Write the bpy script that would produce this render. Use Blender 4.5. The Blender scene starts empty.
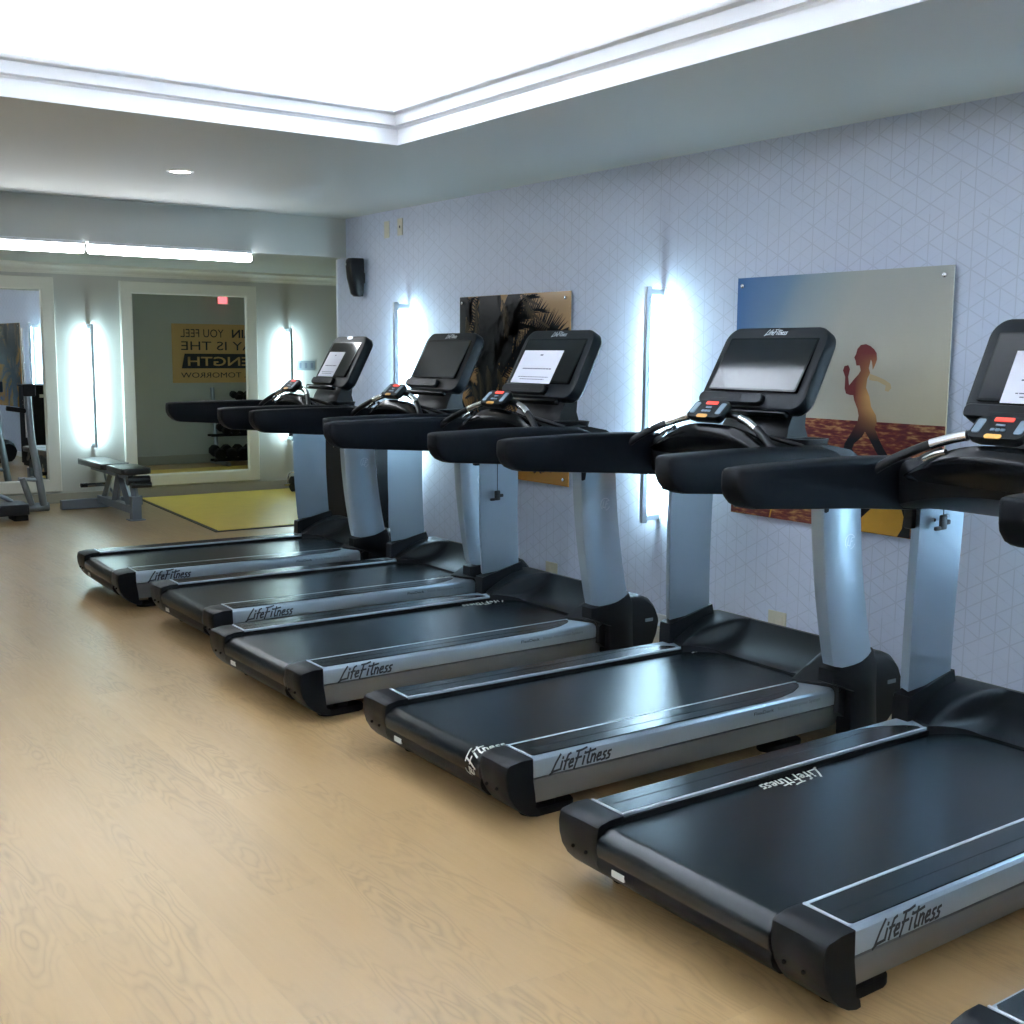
import bpy, bmesh, math, random
from mathutils.geometry import tessellate_polygon
from mathutils import Vector, Matrix, Euler
random.seed(7)
SC = bpy.context.scene
COL = SC.collection
PI = math.pi

# ------------------------------------------------------------------ camera
cam_d = bpy.data.cameras.new('camera')
cam = bpy.data.objects.new('camera', cam_d)
COL.objects.link(cam)
FPX = 1179.7
cam_d.sensor_width = 36.0
cam_d.lens = 36.0 * FPX / 1024.0
cam_d.clip_start = 0.02
yaw, pitch, roll = math.radians(35.58), math.radians(7.647), math.radians(0.424)
F = Vector((math.sin(yaw)*math.cos(pitch), math.cos(yaw)*math.cos(pitch), -math.sin(pitch)))
Rr = Vector((math.cos(yaw), -math.sin(yaw), 0))
Uu = Rr.cross(F)
R2 = math.cos(roll)*Rr + math.sin(roll)*Uu
U2 = -math.sin(roll)*Rr + math.cos(roll)*Uu
m = Matrix(((R2.x, U2.x, -F.x, 0), (R2.y, U2.y, -F.y, 0), (R2.z, U2.z, -F.z, 1.5), (0, 0, 0, 1)))
cam.matrix_world = m
SC.camera = cam

# ------------------------------------------------------------------ world, exposure
world = bpy.data.worlds.new('world')
SC.world = world
world.use_nodes = True
world.node_tree.nodes['Background'].inputs[0].default_value = (0.6, 0.7, 0.8, 1)
world.node_tree.nodes['Background'].inputs[1].default_value = 0.05
SC.view_settings.view_transform = 'Standard'
SC.view_settings.look = 'None'
SC.view_settings.gamma = 1.0
SC.view_settings.exposure = 1.55
# strengths of the room's own lamps (their builders read these)
COVE_L = 45.0
SCONCE_L = 70.0
TUBE_L = 14.0
DOWN_L = 14.0
COVE_RGB = (0.86, 0.93, 1.0)
SCONCE_RGB = (0.62, 0.90, 1.0)
TUBE_RGB = (0.9, 0.95, 1.0)

# ------------------------------------------------------------------ material helpers
def mat(name, col, rough=0.5, metal=0.0, coat=0.0, spec=0.5, bump=None, emit=None, estr=0.0, var=0.0, vscale=6.0):
    M = bpy.data.materials.new(name)
    M.use_nodes = True
    nt = M.node_tree
    b = nt.nodes['Principled BSDF']
    b.inputs['Base Color'].default_value = (*col, 1)
    b.inputs['Roughness'].default_value = rough
    b.inputs['Metallic'].default_value = metal
    b.inputs['Coat Weight'].default_value = coat
    b.inputs['Coat Roughness'].default_value = 0.1
    b.inputs['Specular IOR Level'].default_value = spec
    if emit:
        b.inputs['Emission Color'].default_value = (*emit, 1)
        b.inputs['Emission Strength'].default_value = estr
    tc = nt.nodes.new('ShaderNodeTexCoord')
    if var > 0:
        n = nt.nodes.new('ShaderNodeTexNoise'); n.inputs['Scale'].default_value = vscale
        n.inputs['Detail'].default_value = 4
        nt.links.new(tc.outputs['Object'], n.inputs['Vector'])
        mx = nt.nodes.new('ShaderNodeMix'); mx.data_type = 'RGBA'
        mx.inputs[6].default_value = (*[c*(1-var) for c in col], 1)
        mx.inputs[7].default_value = (*[min(1, c*(1+var)) for c in col], 1)
        nt.links.new(n.outputs['Fac'], mx.inputs[0])
        nt.links.new(mx.outputs[2], b.inputs['Base Color'])
    if bump:
        sc, st = bump
        n = nt.nodes.new('ShaderNodeTexNoise'); n.inputs['Scale'].default_value = sc
        nt.links.new(tc.outputs['Object'], n.inputs['Vector'])
        bp = nt.nodes.new('ShaderNodeBump'); bp.inputs['Strength'].default_value = st
        bp.inputs['Distance'].default_value = 0.002
        nt.links.new(n.outputs['Fac'], bp.inputs['Height'])
        nt.links.new(bp.outputs[0], b.inputs['Normal'])
    return M

def mathn(nt, op, a, b=None, c=None):
    n = nt.nodes.new('ShaderNodeMath'); n.operation = op
    for i, v in enumerate((a, b, c)):
        if v is None: continue
        if isinstance(v, (int, float)): n.inputs[i].default_value = v
        else: nt.links.new(v, n.inputs[i])
    return n.outputs[0]

def mixc(nt, fac, a, b):
    n = nt.nodes.new('ShaderNodeMix'); n.data_type = 'RGBA'
    for i, v in ((0, fac), (6, a), (7, b)):
        if isinstance(v, (int, float)): n.inputs[i].default_value = v
        elif isinstance(v, tuple): n.inputs[i].default_value = (*v, 1)
        else: nt.links.new(v, n.inputs[i])
    return n.outputs[2]

def floor_mat():
    M = bpy.data.materials.new('oak_planks'); M.use_nodes = True
    nt = M.node_tree; b = nt.nodes['Principled BSDF']; L = nt.links.new
    tc = nt.nodes.new('ShaderNodeTexCoord')
    sp = nt.nodes.new('ShaderNodeSeparateXYZ'); L(tc.outputs['Object'], sp.inputs[0])
    X, Y = sp.outputs[0], sp.outputs[1]
    W, LN = 0.18, 1.5
    row = mathn(nt, 'FLOOR', mathn(nt, 'DIVIDE', X, W))
    wn = nt.nodes.new('ShaderNodeTexWhiteNoise'); wn.noise_dimensions = '1D'; L(row, wn.inputs['W'])
    ys = mathn(nt, 'ADD', mathn(nt, 'DIVIDE', Y, LN), mathn(nt, 'MULTIPLY', wn.outputs['Value'], 7.0))
    cell = mathn(nt, 'FLOOR', ys)
    cmb = nt.nodes.new('ShaderNodeCombineXYZ'); L(row, cmb.inputs[0]); L(cell, cmb.inputs[1])
    w2 = nt.nodes.new('ShaderNodeTexWhiteNoise'); w2.noise_dimensions = '3D'; L(cmb.outputs[0], w2.inputs['Vector'])
    rnd = w2.outputs['Value']
    # seams
    fx = mathn(nt, 'FRACT', mathn(nt, 'DIVIDE', X, W)); fy = mathn(nt, 'FRACT', ys)
    ex = mathn(nt, 'LESS_THAN', mathn(nt, 'MINIMUM', fx, mathn(nt, 'SUBTRACT', 1.0, fx)), 0.006)
    ey = mathn(nt, 'LESS_THAN', mathn(nt, 'MINIMUM', fy, mathn(nt, 'SUBTRACT', 1.0, fy)), 0.0012)
    seam = mathn(nt, 'MAXIMUM', ex, ey)
    # grain: stretched along Y, offset per plank
    off = mathn(nt, 'MULTIPLY', rnd, 37.0)
    g = nt.nodes.new('ShaderNodeCombineXYZ')
    L(mathn(nt, 'ADD', X, off), g.inputs[0]); L(mathn(nt, 'MULTIPLY', Y, 0.17), g.inputs[1]); L(off, g.inputs[2])
    n1 = nt.nodes.new('ShaderNodeTexNoise'); n1.inputs['Scale'].default_value = 10.0
    n1.inputs['Detail'].default_value = 2; L(g.outputs[0], n1.inputs['Vector'])
    rings = mathn(nt, 'FRACT', mathn(nt, 'MULTIPLY', n1.outputs['Fac'], 15.0))
    rg = mathn(nt, 'ABSOLUTE', mathn(nt, 'SUBTRACT', mathn(nt, 'MULTIPLY', rings, 2.0), 1.0))
    rg = mathn(nt, 'POWER', rg, 2.0)
    g2 = nt.nodes.new('ShaderNodeCombineXYZ')
    L(X, g2.inputs[0]); L(mathn(nt, 'MULTIPLY', Y, 0.06), g2.inputs[1]); L(off, g2.inputs[2])
    n2 = nt.nodes.new('ShaderNodeTexNoise'); n2.inputs['Scale'].default_value = 90.0
    n2.inputs['Detail'].default_value = 5; L(g2.outputs[0], n2.inputs['Vector'])
    n3 = nt.nodes.new('ShaderNodeTexNoise'); n3.inputs['Scale'].default_value = 5.0
    L(g.outputs[0], n3.inputs['Vector'])
    cl = nt.nodes.new('ShaderNodeClamp'); L(mathn(nt, 'MULTIPLY', mathn(nt, 'SUBTRACT', n3.outputs['Fac'], 0.44), 5.0), cl.inputs[0])
    rm = mathn(nt, 'MULTIPLY', rg, mathn(nt, 'MULTIPLY', cl.outputs[0], 0.50))
    base = mixc(nt, rnd, (0.375, 0.240, 0.103), (0.415, 0.272, 0.122))
    c1 = mixc(nt, mathn(nt, 'MULTIPLY', rm, 1.1), base, (0.20, 0.128, 0.055))
    c2 = mixc(nt, mathn(nt, 'MULTIPLY', n2.outputs['Fac'], 0.28), c1, (0.30, 0.205, 0.105))
    c3 = mixc(nt, mathn(nt, 'MULTIPLY', seam, 0.14), c2, (0.25, 0.19, 0.12))
    L(c3, b.inputs['Base Color'])
    b.inputs['Specular IOR Level'].default_value = 0.75
    b.inputs['Coat Weight'].default_value = 0.22; b.inputs['Coat Roughness'].default_value = 0.24
    L(mathn(nt, 'ADD', 0.29, mathn(nt, 'MULTIPLY', n2.outputs['Fac'], 0.14)), b.inputs['Roughness'])
    bp = nt.nodes.new('ShaderNodeBump'); bp.inputs['Strength'].default_value = 0.12; bp.inputs['Distance'].default_value = 0.002
    L(n2.outputs['Fac'], bp.inputs['Height']); L(bp.outputs[0], b.inputs['Normal'])
    return M

def wallpaper_mat():
    M = bpy.data.materials.new('geometric_wallpaper'); M.use_nodes = True
    nt = M.node_tree; b = nt.nodes['Principled BSDF']; L = nt.links.new
    tc = nt.nodes.new('ShaderNodeTexCoord')
    sp = nt.nodes.new('ShaderNodeSeparateXYZ'); L(tc.outputs['Object'], sp.inputs[0])
    Y, Z = sp.outputs[1], sp.outputs[2]
    nz = nt.nodes.new('ShaderNodeTexNoise'); nz.inputs['Scale'].default_value = 2.0; L(tc.outputs['Object'], nz.inputs['Vector'])
    tot = None
    SP = 0.070
    for k, a in enumerate((0.0, PI/3, -PI/3)):
        d = mathn(nt, 'ADD', mathn(nt, 'MULTIPLY', Y, math.cos(a)/SP), mathn(nt, 'MULTIPLY', Z, math.sin(a)/SP))
        f = mathn(nt, 'FRACT', d)
        e = mathn(nt, 'MINIMUM', f, mathn(nt, 'SUBTRACT', 1.0, f))
        ln = mathn(nt, 'LESS_THAN', e, 0.038)
        # some sides of the net are left out so the triangles open into larger shapes
        cc = nt.nodes.new('ShaderNodeCombineXYZ')
        t2 = mathn(nt, 'ADD', mathn(nt, 'MULTIPLY', Y, -math.sin(a)/(SP*2.309)), mathn(nt, 'MULTIPLY', Z, math.cos(a)/(SP*2.309)))
        L(mathn(nt, 'ROUND', d), cc.inputs[0]); L(mathn(nt, 'FLOOR', t2), cc.inputs[1]); cc.inputs[2].default_value = k*3.3
        w = nt.nodes.new('ShaderNodeTexWhiteNoise'); w.noise_dimensions = '3D'; L(cc.outputs[0], w.inputs['Vector'])
        ln = mathn(nt, 'MULTIPLY', ln, mathn(nt, 'ADD', 0.35, mathn(nt, 'MULTIPLY', mathn(nt, 'GREATER_THAN', w.outputs['Value'], 0.3), 0.65)))
        tot = ln if tot is None else mathn(nt, 'MAXIMUM', tot, ln)
    base = mixc(nt, nz.outputs['Fac'], (0.56, 0.625, 0.775), (0.61, 0.68, 0.83))
    col = mixc(nt, mathn(nt, 'MULTIPLY', tot, 0.62), base, (0.44, 0.495, 0.62))
    L(col, b.inputs['Base Color'])
    b.inputs['Roughness'].default_value = 0.55
    return M

M = {}
M['plastic'] = mat('black_textured_plastic', (0.0045, 0.0055, 0.0075), 0.40, spec=0.35, bump=(900, 0.25))
M['armskin'] = mat('black_soft_plastic', (0.0025, 0.0042, 0.0070), 0.5, spec=0.17, bump=(700, 0.3))
M['gloss'] = mat('black_gloss_plastic', (0.003, 0.004, 0.005), 0.2, spec=0.22)
M['cap'] = mat('dark_grey_plastic', (0.0042, 0.0056, 0.0080), 0.38, spec=0.22, bump=(800, 0.2))
M['belt'] = mat('belt_rubber', (0.0075, 0.0110, 0.0135), 0.26, spec=0.42, bump=(1200, 0.12), var=0.35, vscale=5)
M['pad'] = mat('foot_pad_rubber', (0.0075, 0.0110, 0.0135), 0.24, spec=0.45, bump=(1000, 0.1))
M['rubber'] = mat('black_rubber', (0.003, 0.003, 0.004), 0.6, spec=0.2)
M['silver'] = mat('silver_paint', (0.38, 0.47, 0.55), 0.32, metal=0.6)
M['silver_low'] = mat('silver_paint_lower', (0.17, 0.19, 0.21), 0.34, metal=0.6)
M['chrome'] = mat('brushed_steel', (0.72, 0.74, 0.76), 0.22, metal=1.0)
M['bezel'] = mat('console_plastic', (0.0060, 0.0088, 0.0120), 0.42, spec=0.22, bump=(900, 0.15))
M['glass'] = mat('dark_screen_glass', (0.008, 0.010, 0.012), 0.08, spec=0.45)
M['logo_dark'] = mat('dark_print', (0.02, 0.025, 0.035), 0.5)
M['logo_light'] = mat('pale_print', (0.55, 0.56, 0.5), 0.6)
M['logo_silver'] = mat('silver_print', (0.6, 0.65, 0.7), 0.35, metal=0.4)
M['grey_print'] = mat('grey_print', (0.2, 0.24, 0.28), 0.6)
M['white_line'] = mat('pale_trim_line', (0.6, 0.66, 0.72), 0.4, metal=0.3)
M['paper'] = mat('white_paper', (0.80, 0.82, 0.92), 0.8)
M['ink'] = mat('grey_ink', (0.12, 0.13, 0.2), 0.8)
M['red_key'] = mat('red_key', (0.75, 0.06, 0.04), 0.4, emit=(1, 0.08, 0.05), estr=0.25)
M['orange_key'] = mat('orange_key', (0.85, 0.42, 0.10), 0.5)
M['grey_key'] = mat('grey_key', (0.20, 0.27, 0.34), 0.4)
M['sticker'] = mat('white_sticker', (0.7, 0.72, 0.7), 0.6)
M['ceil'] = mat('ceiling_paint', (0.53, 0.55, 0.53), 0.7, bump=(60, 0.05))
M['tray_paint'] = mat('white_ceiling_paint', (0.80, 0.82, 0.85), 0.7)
M['white_trim'] = mat('white_trim_paint', (0.80, 0.82, 0.86), 0.45)
M['backwall'] = mat('warm_grey_wall_paint', (0.48, 0.485, 0.45), 0.6, bump=(80, 0.05))
M['frame'] = mat('off_white_frame_paint', (0.70, 0.70, 0.62), 0.4)
M['base'] = mat('taupe_baseboard', (0.36, 0.35, 0.29), 0.5)
M['oldwall'] = mat('plain_wall_paint', (0.52, 0.50, 0.46), 0.7)
M['mirror'] = mat('mirror_silver', (0.86, 0.89, 0.88), 0.0, metal=1.0)
M['alu'] = mat('sconce_aluminium', (0.55, 0.60, 0.66), 0.35, metal=0.4)
M['mat_yellow'] = mat('yellow_foam', (0.72, 0.53, 0.085), 0.38, var=0.1, vscale=8)
M['mat_edge'] = mat('dark_mat_edge', (0.03, 0.03, 0.03), 0.6)
M['plate'] = mat('almond_plate', (0.62, 0.60, 0.50), 0.5)
M['greyplate'] = mat('grey_switch_plate', (0.22, 0.25, 0.27), 0.45)
M['speaker'] = mat('speaker_plastic', (0.004, 0.004, 0.006), 0.4, spec=0.3)
M['vinyl'] = mat('black_vinyl', (0.006, 0.007, 0.009), 0.3, bump=(400, 0.1))
M['steelgrey'] = mat('grey_powder_coat', (0.15, 0.18, 0.22), 0.4, metal=0.3)
M['steeltube'] = mat('satin_grey_tube', (0.27, 0.31, 0.34), 0.3, metal=0.7)
M['gold_board'] = mat('mustard_board', (0.60, 0.37, 0.14), 0.6)
M['black_ink'] = mat('black_ink', (0.015, 0.015, 0.02), 0.6)
M['exit_red'] = mat('lit_red_sign', (0.8, 0.1, 0.12), 0.5, emit=(1, 0.16, 0.18), estr=0.75)
M['wood'] = floor_mat()
M['paperwall'] = wallpaper_mat()
def emitter(name, rgb, s):
    E = bpy.data.materials.new(name); E.use_nodes = True
    nt = E.node_tree; nt.nodes.clear()
    o = nt.nodes.new('ShaderNodeOutputMaterial'); e = nt.nodes.new('ShaderNodeEmission')
    e.inputs[0].default_value = (*rgb, 1); e.inputs[1].default_value = s
    nt.links.new(e.outputs[0], o.inputs[0]); return E
M['cove_led'] = emitter('cove_led', COVE_RGB, COVE_L)
M['sconce_led'] = emitter('sconce_led', SCONCE_RGB, SCONCE_L)
M['tube_led'] = emitter('tube_led', TUBE_RGB, TUBE_L)
M['down_led'] = emitter('downlight_led', (1.0, 0.93, 0.82), DOWN_L)

# ------------------------------------------------------------------ object helpers
def link_mesh(name, bm, mats, parent=None, smooth=None):
    bmesh.ops.recalc_face_normals(bm, faces=bm.faces)
    me = bpy.data.meshes.new(name); bm.to_mesh(me); bm.free()
    if not isinstance(mats, (list, tuple)): mats = [mats]
    for x in mats: me.materials.append(x)
    if smooth is not None:
        for p in me.polygons: p.use_smooth = True
        me.set_sharp_from_angle(angle=math.radians(smooth))
    o = bpy.data.objects.new(name, me); COL.objects.link(o)
    if parent: o.parent = parent
    return o

def empty(name, loc, rz=0.0):
    o = bpy.data.objects.new(name, None); COL.objects.link(o)
    o.location = loc; o.rotation_euler = (0, 0, rz); o.empty_display_size = 0.1
    return o

def tag(o, label=None, cat=None, group=None, kind=None):
    if label: o['label'] = label
    if cat: o['category'] = cat
    if group: o['group'] = group
    if kind: o['kind'] = kind
    return o

def relabel(o, label): o['label'] = label; return o

def copy_tree(o, parent=None):
    c = o.copy(); COL.objects.link(c)
    if parent: c.parent = parent
    for ch in list(o.children): copy_tree(ch, c)
    return c

def box(bm, x0, x1, y0, y1, z0, z1, mi=0, bev=0.0, seg=2):
    vs = [bm.verts.new((x, y, z)) for x in (x0, x1) for y in (y0, y1) for z in (z0, z1)]
    idx = ((0,1,3,2),(4,6,7,5),(0,4,5,1),(2,3,7,6),(0,2,6,4),(1,5,7,3))
    fs = [bm.faces.new([vs[i] for i in f]) for f in idx]
    for f in fs: f.material_index = mi
    if bev > 0:
        es = list({e for f in fs for e in f.edges})
        r = bmesh.ops.bevel(bm, geom=es, offset=bev, segments=seg, affect='EDGES', profile=0.5)
        for f in r['faces']: f.material_index = mi
    return fs

def loft(bm, rings, caps=True, closed=True, mi=0):
    R = [[bm.verts.new(p) for p in r] for r in rings]
    n = len(R[0])
    for a, b in zip(R, R[1:]):
        for i in range(n if closed else n-1):
            j = (i+1) % n
            f = bm.faces.new((a[i], a[j], b[j], b[i])); f.material_index = mi
    if caps:
        for r in (R[0], R[-1]):
            f = bm.faces.new(r); f.material_index = mi
    return R

def tube(bm, pts, r, n=12, mi=0, caps=True):
    pts = [Vector(p) for p in pts]
    rad = r if isinstance(r, (list, tuple)) else [r]*len(pts)
    rings = []; up = None
    for i, p in enumerate(pts):
        t = (pts[min(i+1, len(pts)-1)] - pts[max(i-1, 0)]).normalized()
        if up is None:
            up = Vector((0, 0, 1)) if abs(t.z) < 0.9 else Vector((1, 0, 0))
        a = (up - t*up.dot(t)).normalized(); b = t.cross(a); up = a
        rings.append([p + (a*math.cos(2*PI*k/n) + b*math.sin(2*PI*k/n))*rad[i] for k in range(n)])
    loft(bm, rings, caps, True, mi)

def smooth_path(pts, k=5):
    pts = [Vector(p) for p in pts]; out = []
    P = [pts[0]*2-pts[1]] + pts + [pts[-1]*2-pts[-2]]
    for i in range(1, len(P)-2):
        for j in range(k):
            t = j/k; a, b, c, d = P[i-1], P[i], P[i+1], P[i+2]
            out.append(0.5*((2*b)+(c-a)*t+(2*a-5*b+4*c-d)*t*t+(-a+3*b-3*c+d)*t**3))
    out.append(pts[-1]); return out

def prism(bm, poly, f, t0, t1, mi=0, bev=0.0, seg=2):
    """poly: 2D outline; f(a, b, t) -> 3D point"""
    A = [bm.verts.new(f(a, b, t0)) for a, b in poly]
    B = [bm.verts.new(f(a, b, t1)) for a, b in poly]
    fs = [bm.faces.new(A), bm.faces.new(B[::-1])]
    n = len(poly)
    for i in range(n):
        j = (i+1) % n; fs.append(bm.faces.new((A[i], B[i], B[j], A[j])))
    for x in fs: x.material_index = mi
    if bev > 0:
        es = [e for x in fs[:2] for e in x.edges]
        r = bmesh.ops.bevel(bm, geom=es, offset=bev, segments=seg, affect='EDGES', profile=0.5)
        for x in r['faces']: x.material_index = mi
    return fs

def rrect(w, h, r, n=6):
    out = []
    for cx, cy, a0 in ((w/2-r, h/2-r, 0), (-w/2+r, h/2-r, PI/2), (-w/2+r, -h/2+r, PI), (w/2-r, -h/2+r, 3*PI/2)):
        for k in range(n+1):
            a = a0 + PI/2*k/n; out.append((cx+r*math.cos(a), cy+r*math.sin(a)))
    return out

def poly_face(bm, pts, mi=0):
    if len(pts) > 4:
        vs = [bm.verts.new(p) for p in pts]
        for tri in tessellate_polygon([[Vector(p) for p in pts]]):
            f = bm.faces.new([vs[i] for i in tri]); f.material_index = mi
        return
    f = bm.faces.new([bm.verts.new(p) for p in pts]); f.material_index = mi; return f

def interp(tab, x):
    if x <= tab[0][0]: return tab[0][1]
    for (a, va), (b, vb) in zip(tab, tab[1:]):
        if x <= b: return va + (vb-va)*(x-a)/(b-a)
    return tab[-1][1]

# brush-script wordmark drawn with strokes, unit height, lower left at the origin
GL = {
 'L': (0.62, [[(0.42,1.05),(0.20,0.55),(0.0,-0.12)], [(-0.10,-0.18),(0.15,-0.02),(0.62,0.02)]]),
 'i': (0.26, [[(0.06,0.55),(0.06,0.0)], [(0.06,0.82),(0.06,0.72)]]),
 'f': (0.34, [[(0.34,0.98),(0.16,0.90),(0.10,0.60),(0.08,-0.05)], [(-0.05,0.52),(0.32,0.56)]]),
 'e': (0.44, [[(0.04,0.26),(0.32,0.34),(0.30,0.54),(0.12,0.52),(0.02,0.25),(0.12,0.02),(0.38,0.08)]]),
 'F': (0.66, [[(0.18,1.0),(0.16,0.45),(0.08,-0.14)], [(-0.04,1.0),(0.40,1.02),(0.78,1.12)], [(0.04,0.52),(0.50,0.56)]]),
 't': (0.36, [[(0.14,0.98),(0.12,0.2),(0.18,0.0),(0.30,0.04)], [(-0.14,0.74),(0.18,0.78),(0.62,0.86)]]),
 'n': (0.46, [[(0.04,0.55),(0.04,0.0)], [(0.05,0.38),(0.20,0.54),(0.34,0.46),(0.34,0.0)]]),
 's': (0.36, [[(0.30,0.54),(0.10,0.50),(0.08,0.34),(0.26,0.24),(0.24,0.04),(0.0,0.0)]]),
}
def wordmark(bm, f, size, mi=0, w=0.095, shear=0.30, fine=False):
    """f(x, y) -> 3D point; x along the reading direction"""
    x = 0.0
    for ch in 'LifeFitness':
        adv, strokes = GL[ch]
        for st in strokes:
            for (ax, ay), (bx, by) in zip(st, st[1:]):
                ax2, bx2 = x+ax+shear*ay, x+bx+shear*by
                dx, dy = bx2-ax2, by-ay; l = math.hypot(dx, dy) or 1; ns = max(1, int(l/0.16)) if fine else 1
                nx, ny = -dy/l*w/2, dx/l*w/2; ex, ey = dx/l*w*0.3, dy/l*w*0.3
                P0, P1 = (ax2-ex, ay-ey), (bx2+ex, by+ey)
                for q in range(ns):
                    s0, s1 = q/ns, (q+1)/ns
                    c0 = (P0[0]+(P1[0]-P0[0])*s0, P0[1]+(P1[1]-P0[1])*s0); c1 = (P0[0]+(P1[0]-P0[0])*s1, P0[1]+(P1[1]-P0[1])*s1)
                    poly_face(bm, [f(size*px, size*py) for px, py in ((c0[0]+nx, c0[1]+ny), (c0[0]-nx, c0[1]-ny), (c1[0]-nx, c1[1]-ny), (c1[0]+nx, c1[1]+ny))], mi)
        x += adv + 0.04
    return x*size
WORD_W = sum(GL[c][0]+0.04 for c in 'LifeFitness')

def text_mesh(bm, s, f, height, width=None, mi=0, bold=0.0, align='L'):
    """real font text as polygons; cap height = height; f(x, y) -> 3D point"""
    cu = bpy.data.curves.new('tmp_text', 'FONT'); cu.body = s; cu.size = 1.0; cu.offset = bold
    cu.resolution_u = 3
    o = bpy.data.objects.new('tmp_text', cu); COL.objects.link(o)
    dg = bpy.context.evaluated_depsgraph_get()
    me = bpy.data.meshes.new_from_object(o.evaluated_get(dg))
    bpy.data.objects.remove(o); bpy.data.curves.remove(cu)
    xs = [v.co.x for v in me.vertices]; ys = [v.co.y for v in me.vertices]
    x0, x1, y1 = min(xs), max(xs), 0.70
    sy = height/y1; sx = (width/(x1-x0)) if width else sy
    tot = (x1-x0)*sx
    vs = [bm.verts.new(f((v.co.x-x0)*sx - (tot if align == 'R' else 0), v.co.y*sy)) for v in me.vertices]
    for p in me.polygons:
        try:
            q = bm.faces.new([vs[i] for i in p.vertices]); q.material_index = mi
        except ValueError: pass
    bpy.data.meshes.remove(me)
    return tot

# ------------------------------------------------------------------ the setting
XR, YB, HC = 4.424, 12.04, 2.534
XT, YT = 3.079, 5.309            # corner of the tray opening
YS, YE = 8.45, 8.60              # header beam front, end of the right wall
X0, Y0, X1 = -4.5, -3.2, 7.7     # left wall, wall behind the camera, far side of the alcove

def structure(name, bm, m, smooth=None):
    o = link_mesh(name, bm, m, None, smooth); o['kind'] = 'structure'; return o

bm = bmesh.new(); box(bm, X0-.1, X1+.1, Y0-.1, YB+.1, -0.12, 0.0); structure('floor', bm, M['wood'])
bm = bmesh.new(); box(bm, XR, XR+0.12, Y0, YE, 0, 2.62, 0)
# white corner bead at the free end of the wall
box(bm, XR-0.006, XR+0.126, YE, YE+0.012, 0, 2.23, 1)
structure('wall_right', bm, [M['paperwall'], M['white_trim']])
bm = bmesh.new(); box(bm, X0-.1, X1+.1, YB, YB+0.12, 0, 2.62); structure('wall_back', bm, M['backwall'])
bm = bmesh.new(); box(bm, X0-0.12, X0, Y0, YB, 0, 2.62); structure('wall_left', bm, M['oldwall'])
bm = bmesh.new(); box(bm, X0-.1, XR+.1, Y0-0.12, Y0, 0, 2.62); structure('wall_front', bm, M['oldwall'])
bm = bmesh.new(); box(bm, XR+0.12, X1, YE-0.12, YE+0.012, 0, 2.62); structure('wall_alcove', bm, M['backwall'])
bm = bmesh.new(); box(bm, X1, X1+0.12, YE, YB, 0, 2.62); structure('wall_side', bm, M['backwall'])

TX0, TY0 = -3.3, -2.2
bm = bmesh.new()
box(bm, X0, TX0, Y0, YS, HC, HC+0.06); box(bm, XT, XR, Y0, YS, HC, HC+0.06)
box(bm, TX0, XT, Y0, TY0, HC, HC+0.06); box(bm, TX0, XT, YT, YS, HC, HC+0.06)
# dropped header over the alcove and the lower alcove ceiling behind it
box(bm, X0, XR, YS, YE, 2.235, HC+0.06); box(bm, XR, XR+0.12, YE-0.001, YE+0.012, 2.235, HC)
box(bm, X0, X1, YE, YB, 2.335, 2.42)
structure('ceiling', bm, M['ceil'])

def sweep_rect(bm, prof, x0, x1, y0, y1, mi=0, closed=False):
    rings = []
    for (x, y, sx, sy) in ((x0, y0, -1, -1), (x1, y0, 1, -1), (x1, y1, 1, 1), (x0, y1, -1, 1)):
        rings.append([(x+sx*d, y+sy*d, z) for d, z in prof])
    rings.append(rings[0])
    R = [[bm.verts.new(p) for p in r] for r in rings[:4]]; R.append(R[0])
    for a, b in zip(R, R[1:]):
        for i in range(len(prof)-1 + (1 if closed else 0)):
            j = (i+1) % len(prof)
            f = bm.faces.new((a[i], a[j], b[j], b[i])); f.material_index = mi
# crown moulding round the tray opening
prof = [(-0.006, HC-0.004), (-0.006, 2.604), (-0.010, 2.607), (-0.014, 2.612), (-0.010, 2.617), (-0.006, 2.620), (-0.006, 2.628)]
for k in range(9):
    a = PI/2*k/8; prof.append((-0.006-0.052*(1-math.cos(a)), 2.632+0.040*math.sin(a)))
prof += [(-0.064, 2.674), (-0.068, 2.680), (-0.068, 2.692), (-0.062, 2.698), (-0.04, 2.698), (-0.03, 2.62), (0.02, 2.60), (0.02, HC+0.03), (0.0, HC-0.004)]
bm = bmesh.new(); sweep_rect(bm, prof, TX0, XT, TY0, YT, 0, True)
structure('trim_1', bm, M['white_trim'], 35)
# raised tray above, recessed behind the moulding
bm = bmesh.new()
sweep_rect(bm, [(0.02, 2.595), (0.26, 2.595), (0.26, 3.22), (0.30, 3.22), (0.30, 2.56), (0.02, 2.56)], TX0, XT, TY0, YT, 0, True)
box(bm, TX0-0.3, XT+0.3, TY0-0.3, YT+0.3, 3.22, 3.28)
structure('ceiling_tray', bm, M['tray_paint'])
# roof slab that closes the box above everything
bm = bmesh.new(); box(bm, X0-0.1, X1+0.1, Y0-0.1, YB+0.1, 3.3, 3.35); structure('ceiling_slab', bm, M['oldwall'])
bm = bmesh.new()
sweep_rect(bm, [(0.07, 2.61), (0.07, 2.622), (0.12, 2.622), (0.12, 2.61)], TX0, XT, TY0, YT, 0, True)
o = link_mesh('cove_light_strip', bm, M['cove_led'])
tag(o, 'white light strip hidden behind the moulding of the raised ceiling tray', 'light strip')

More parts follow.
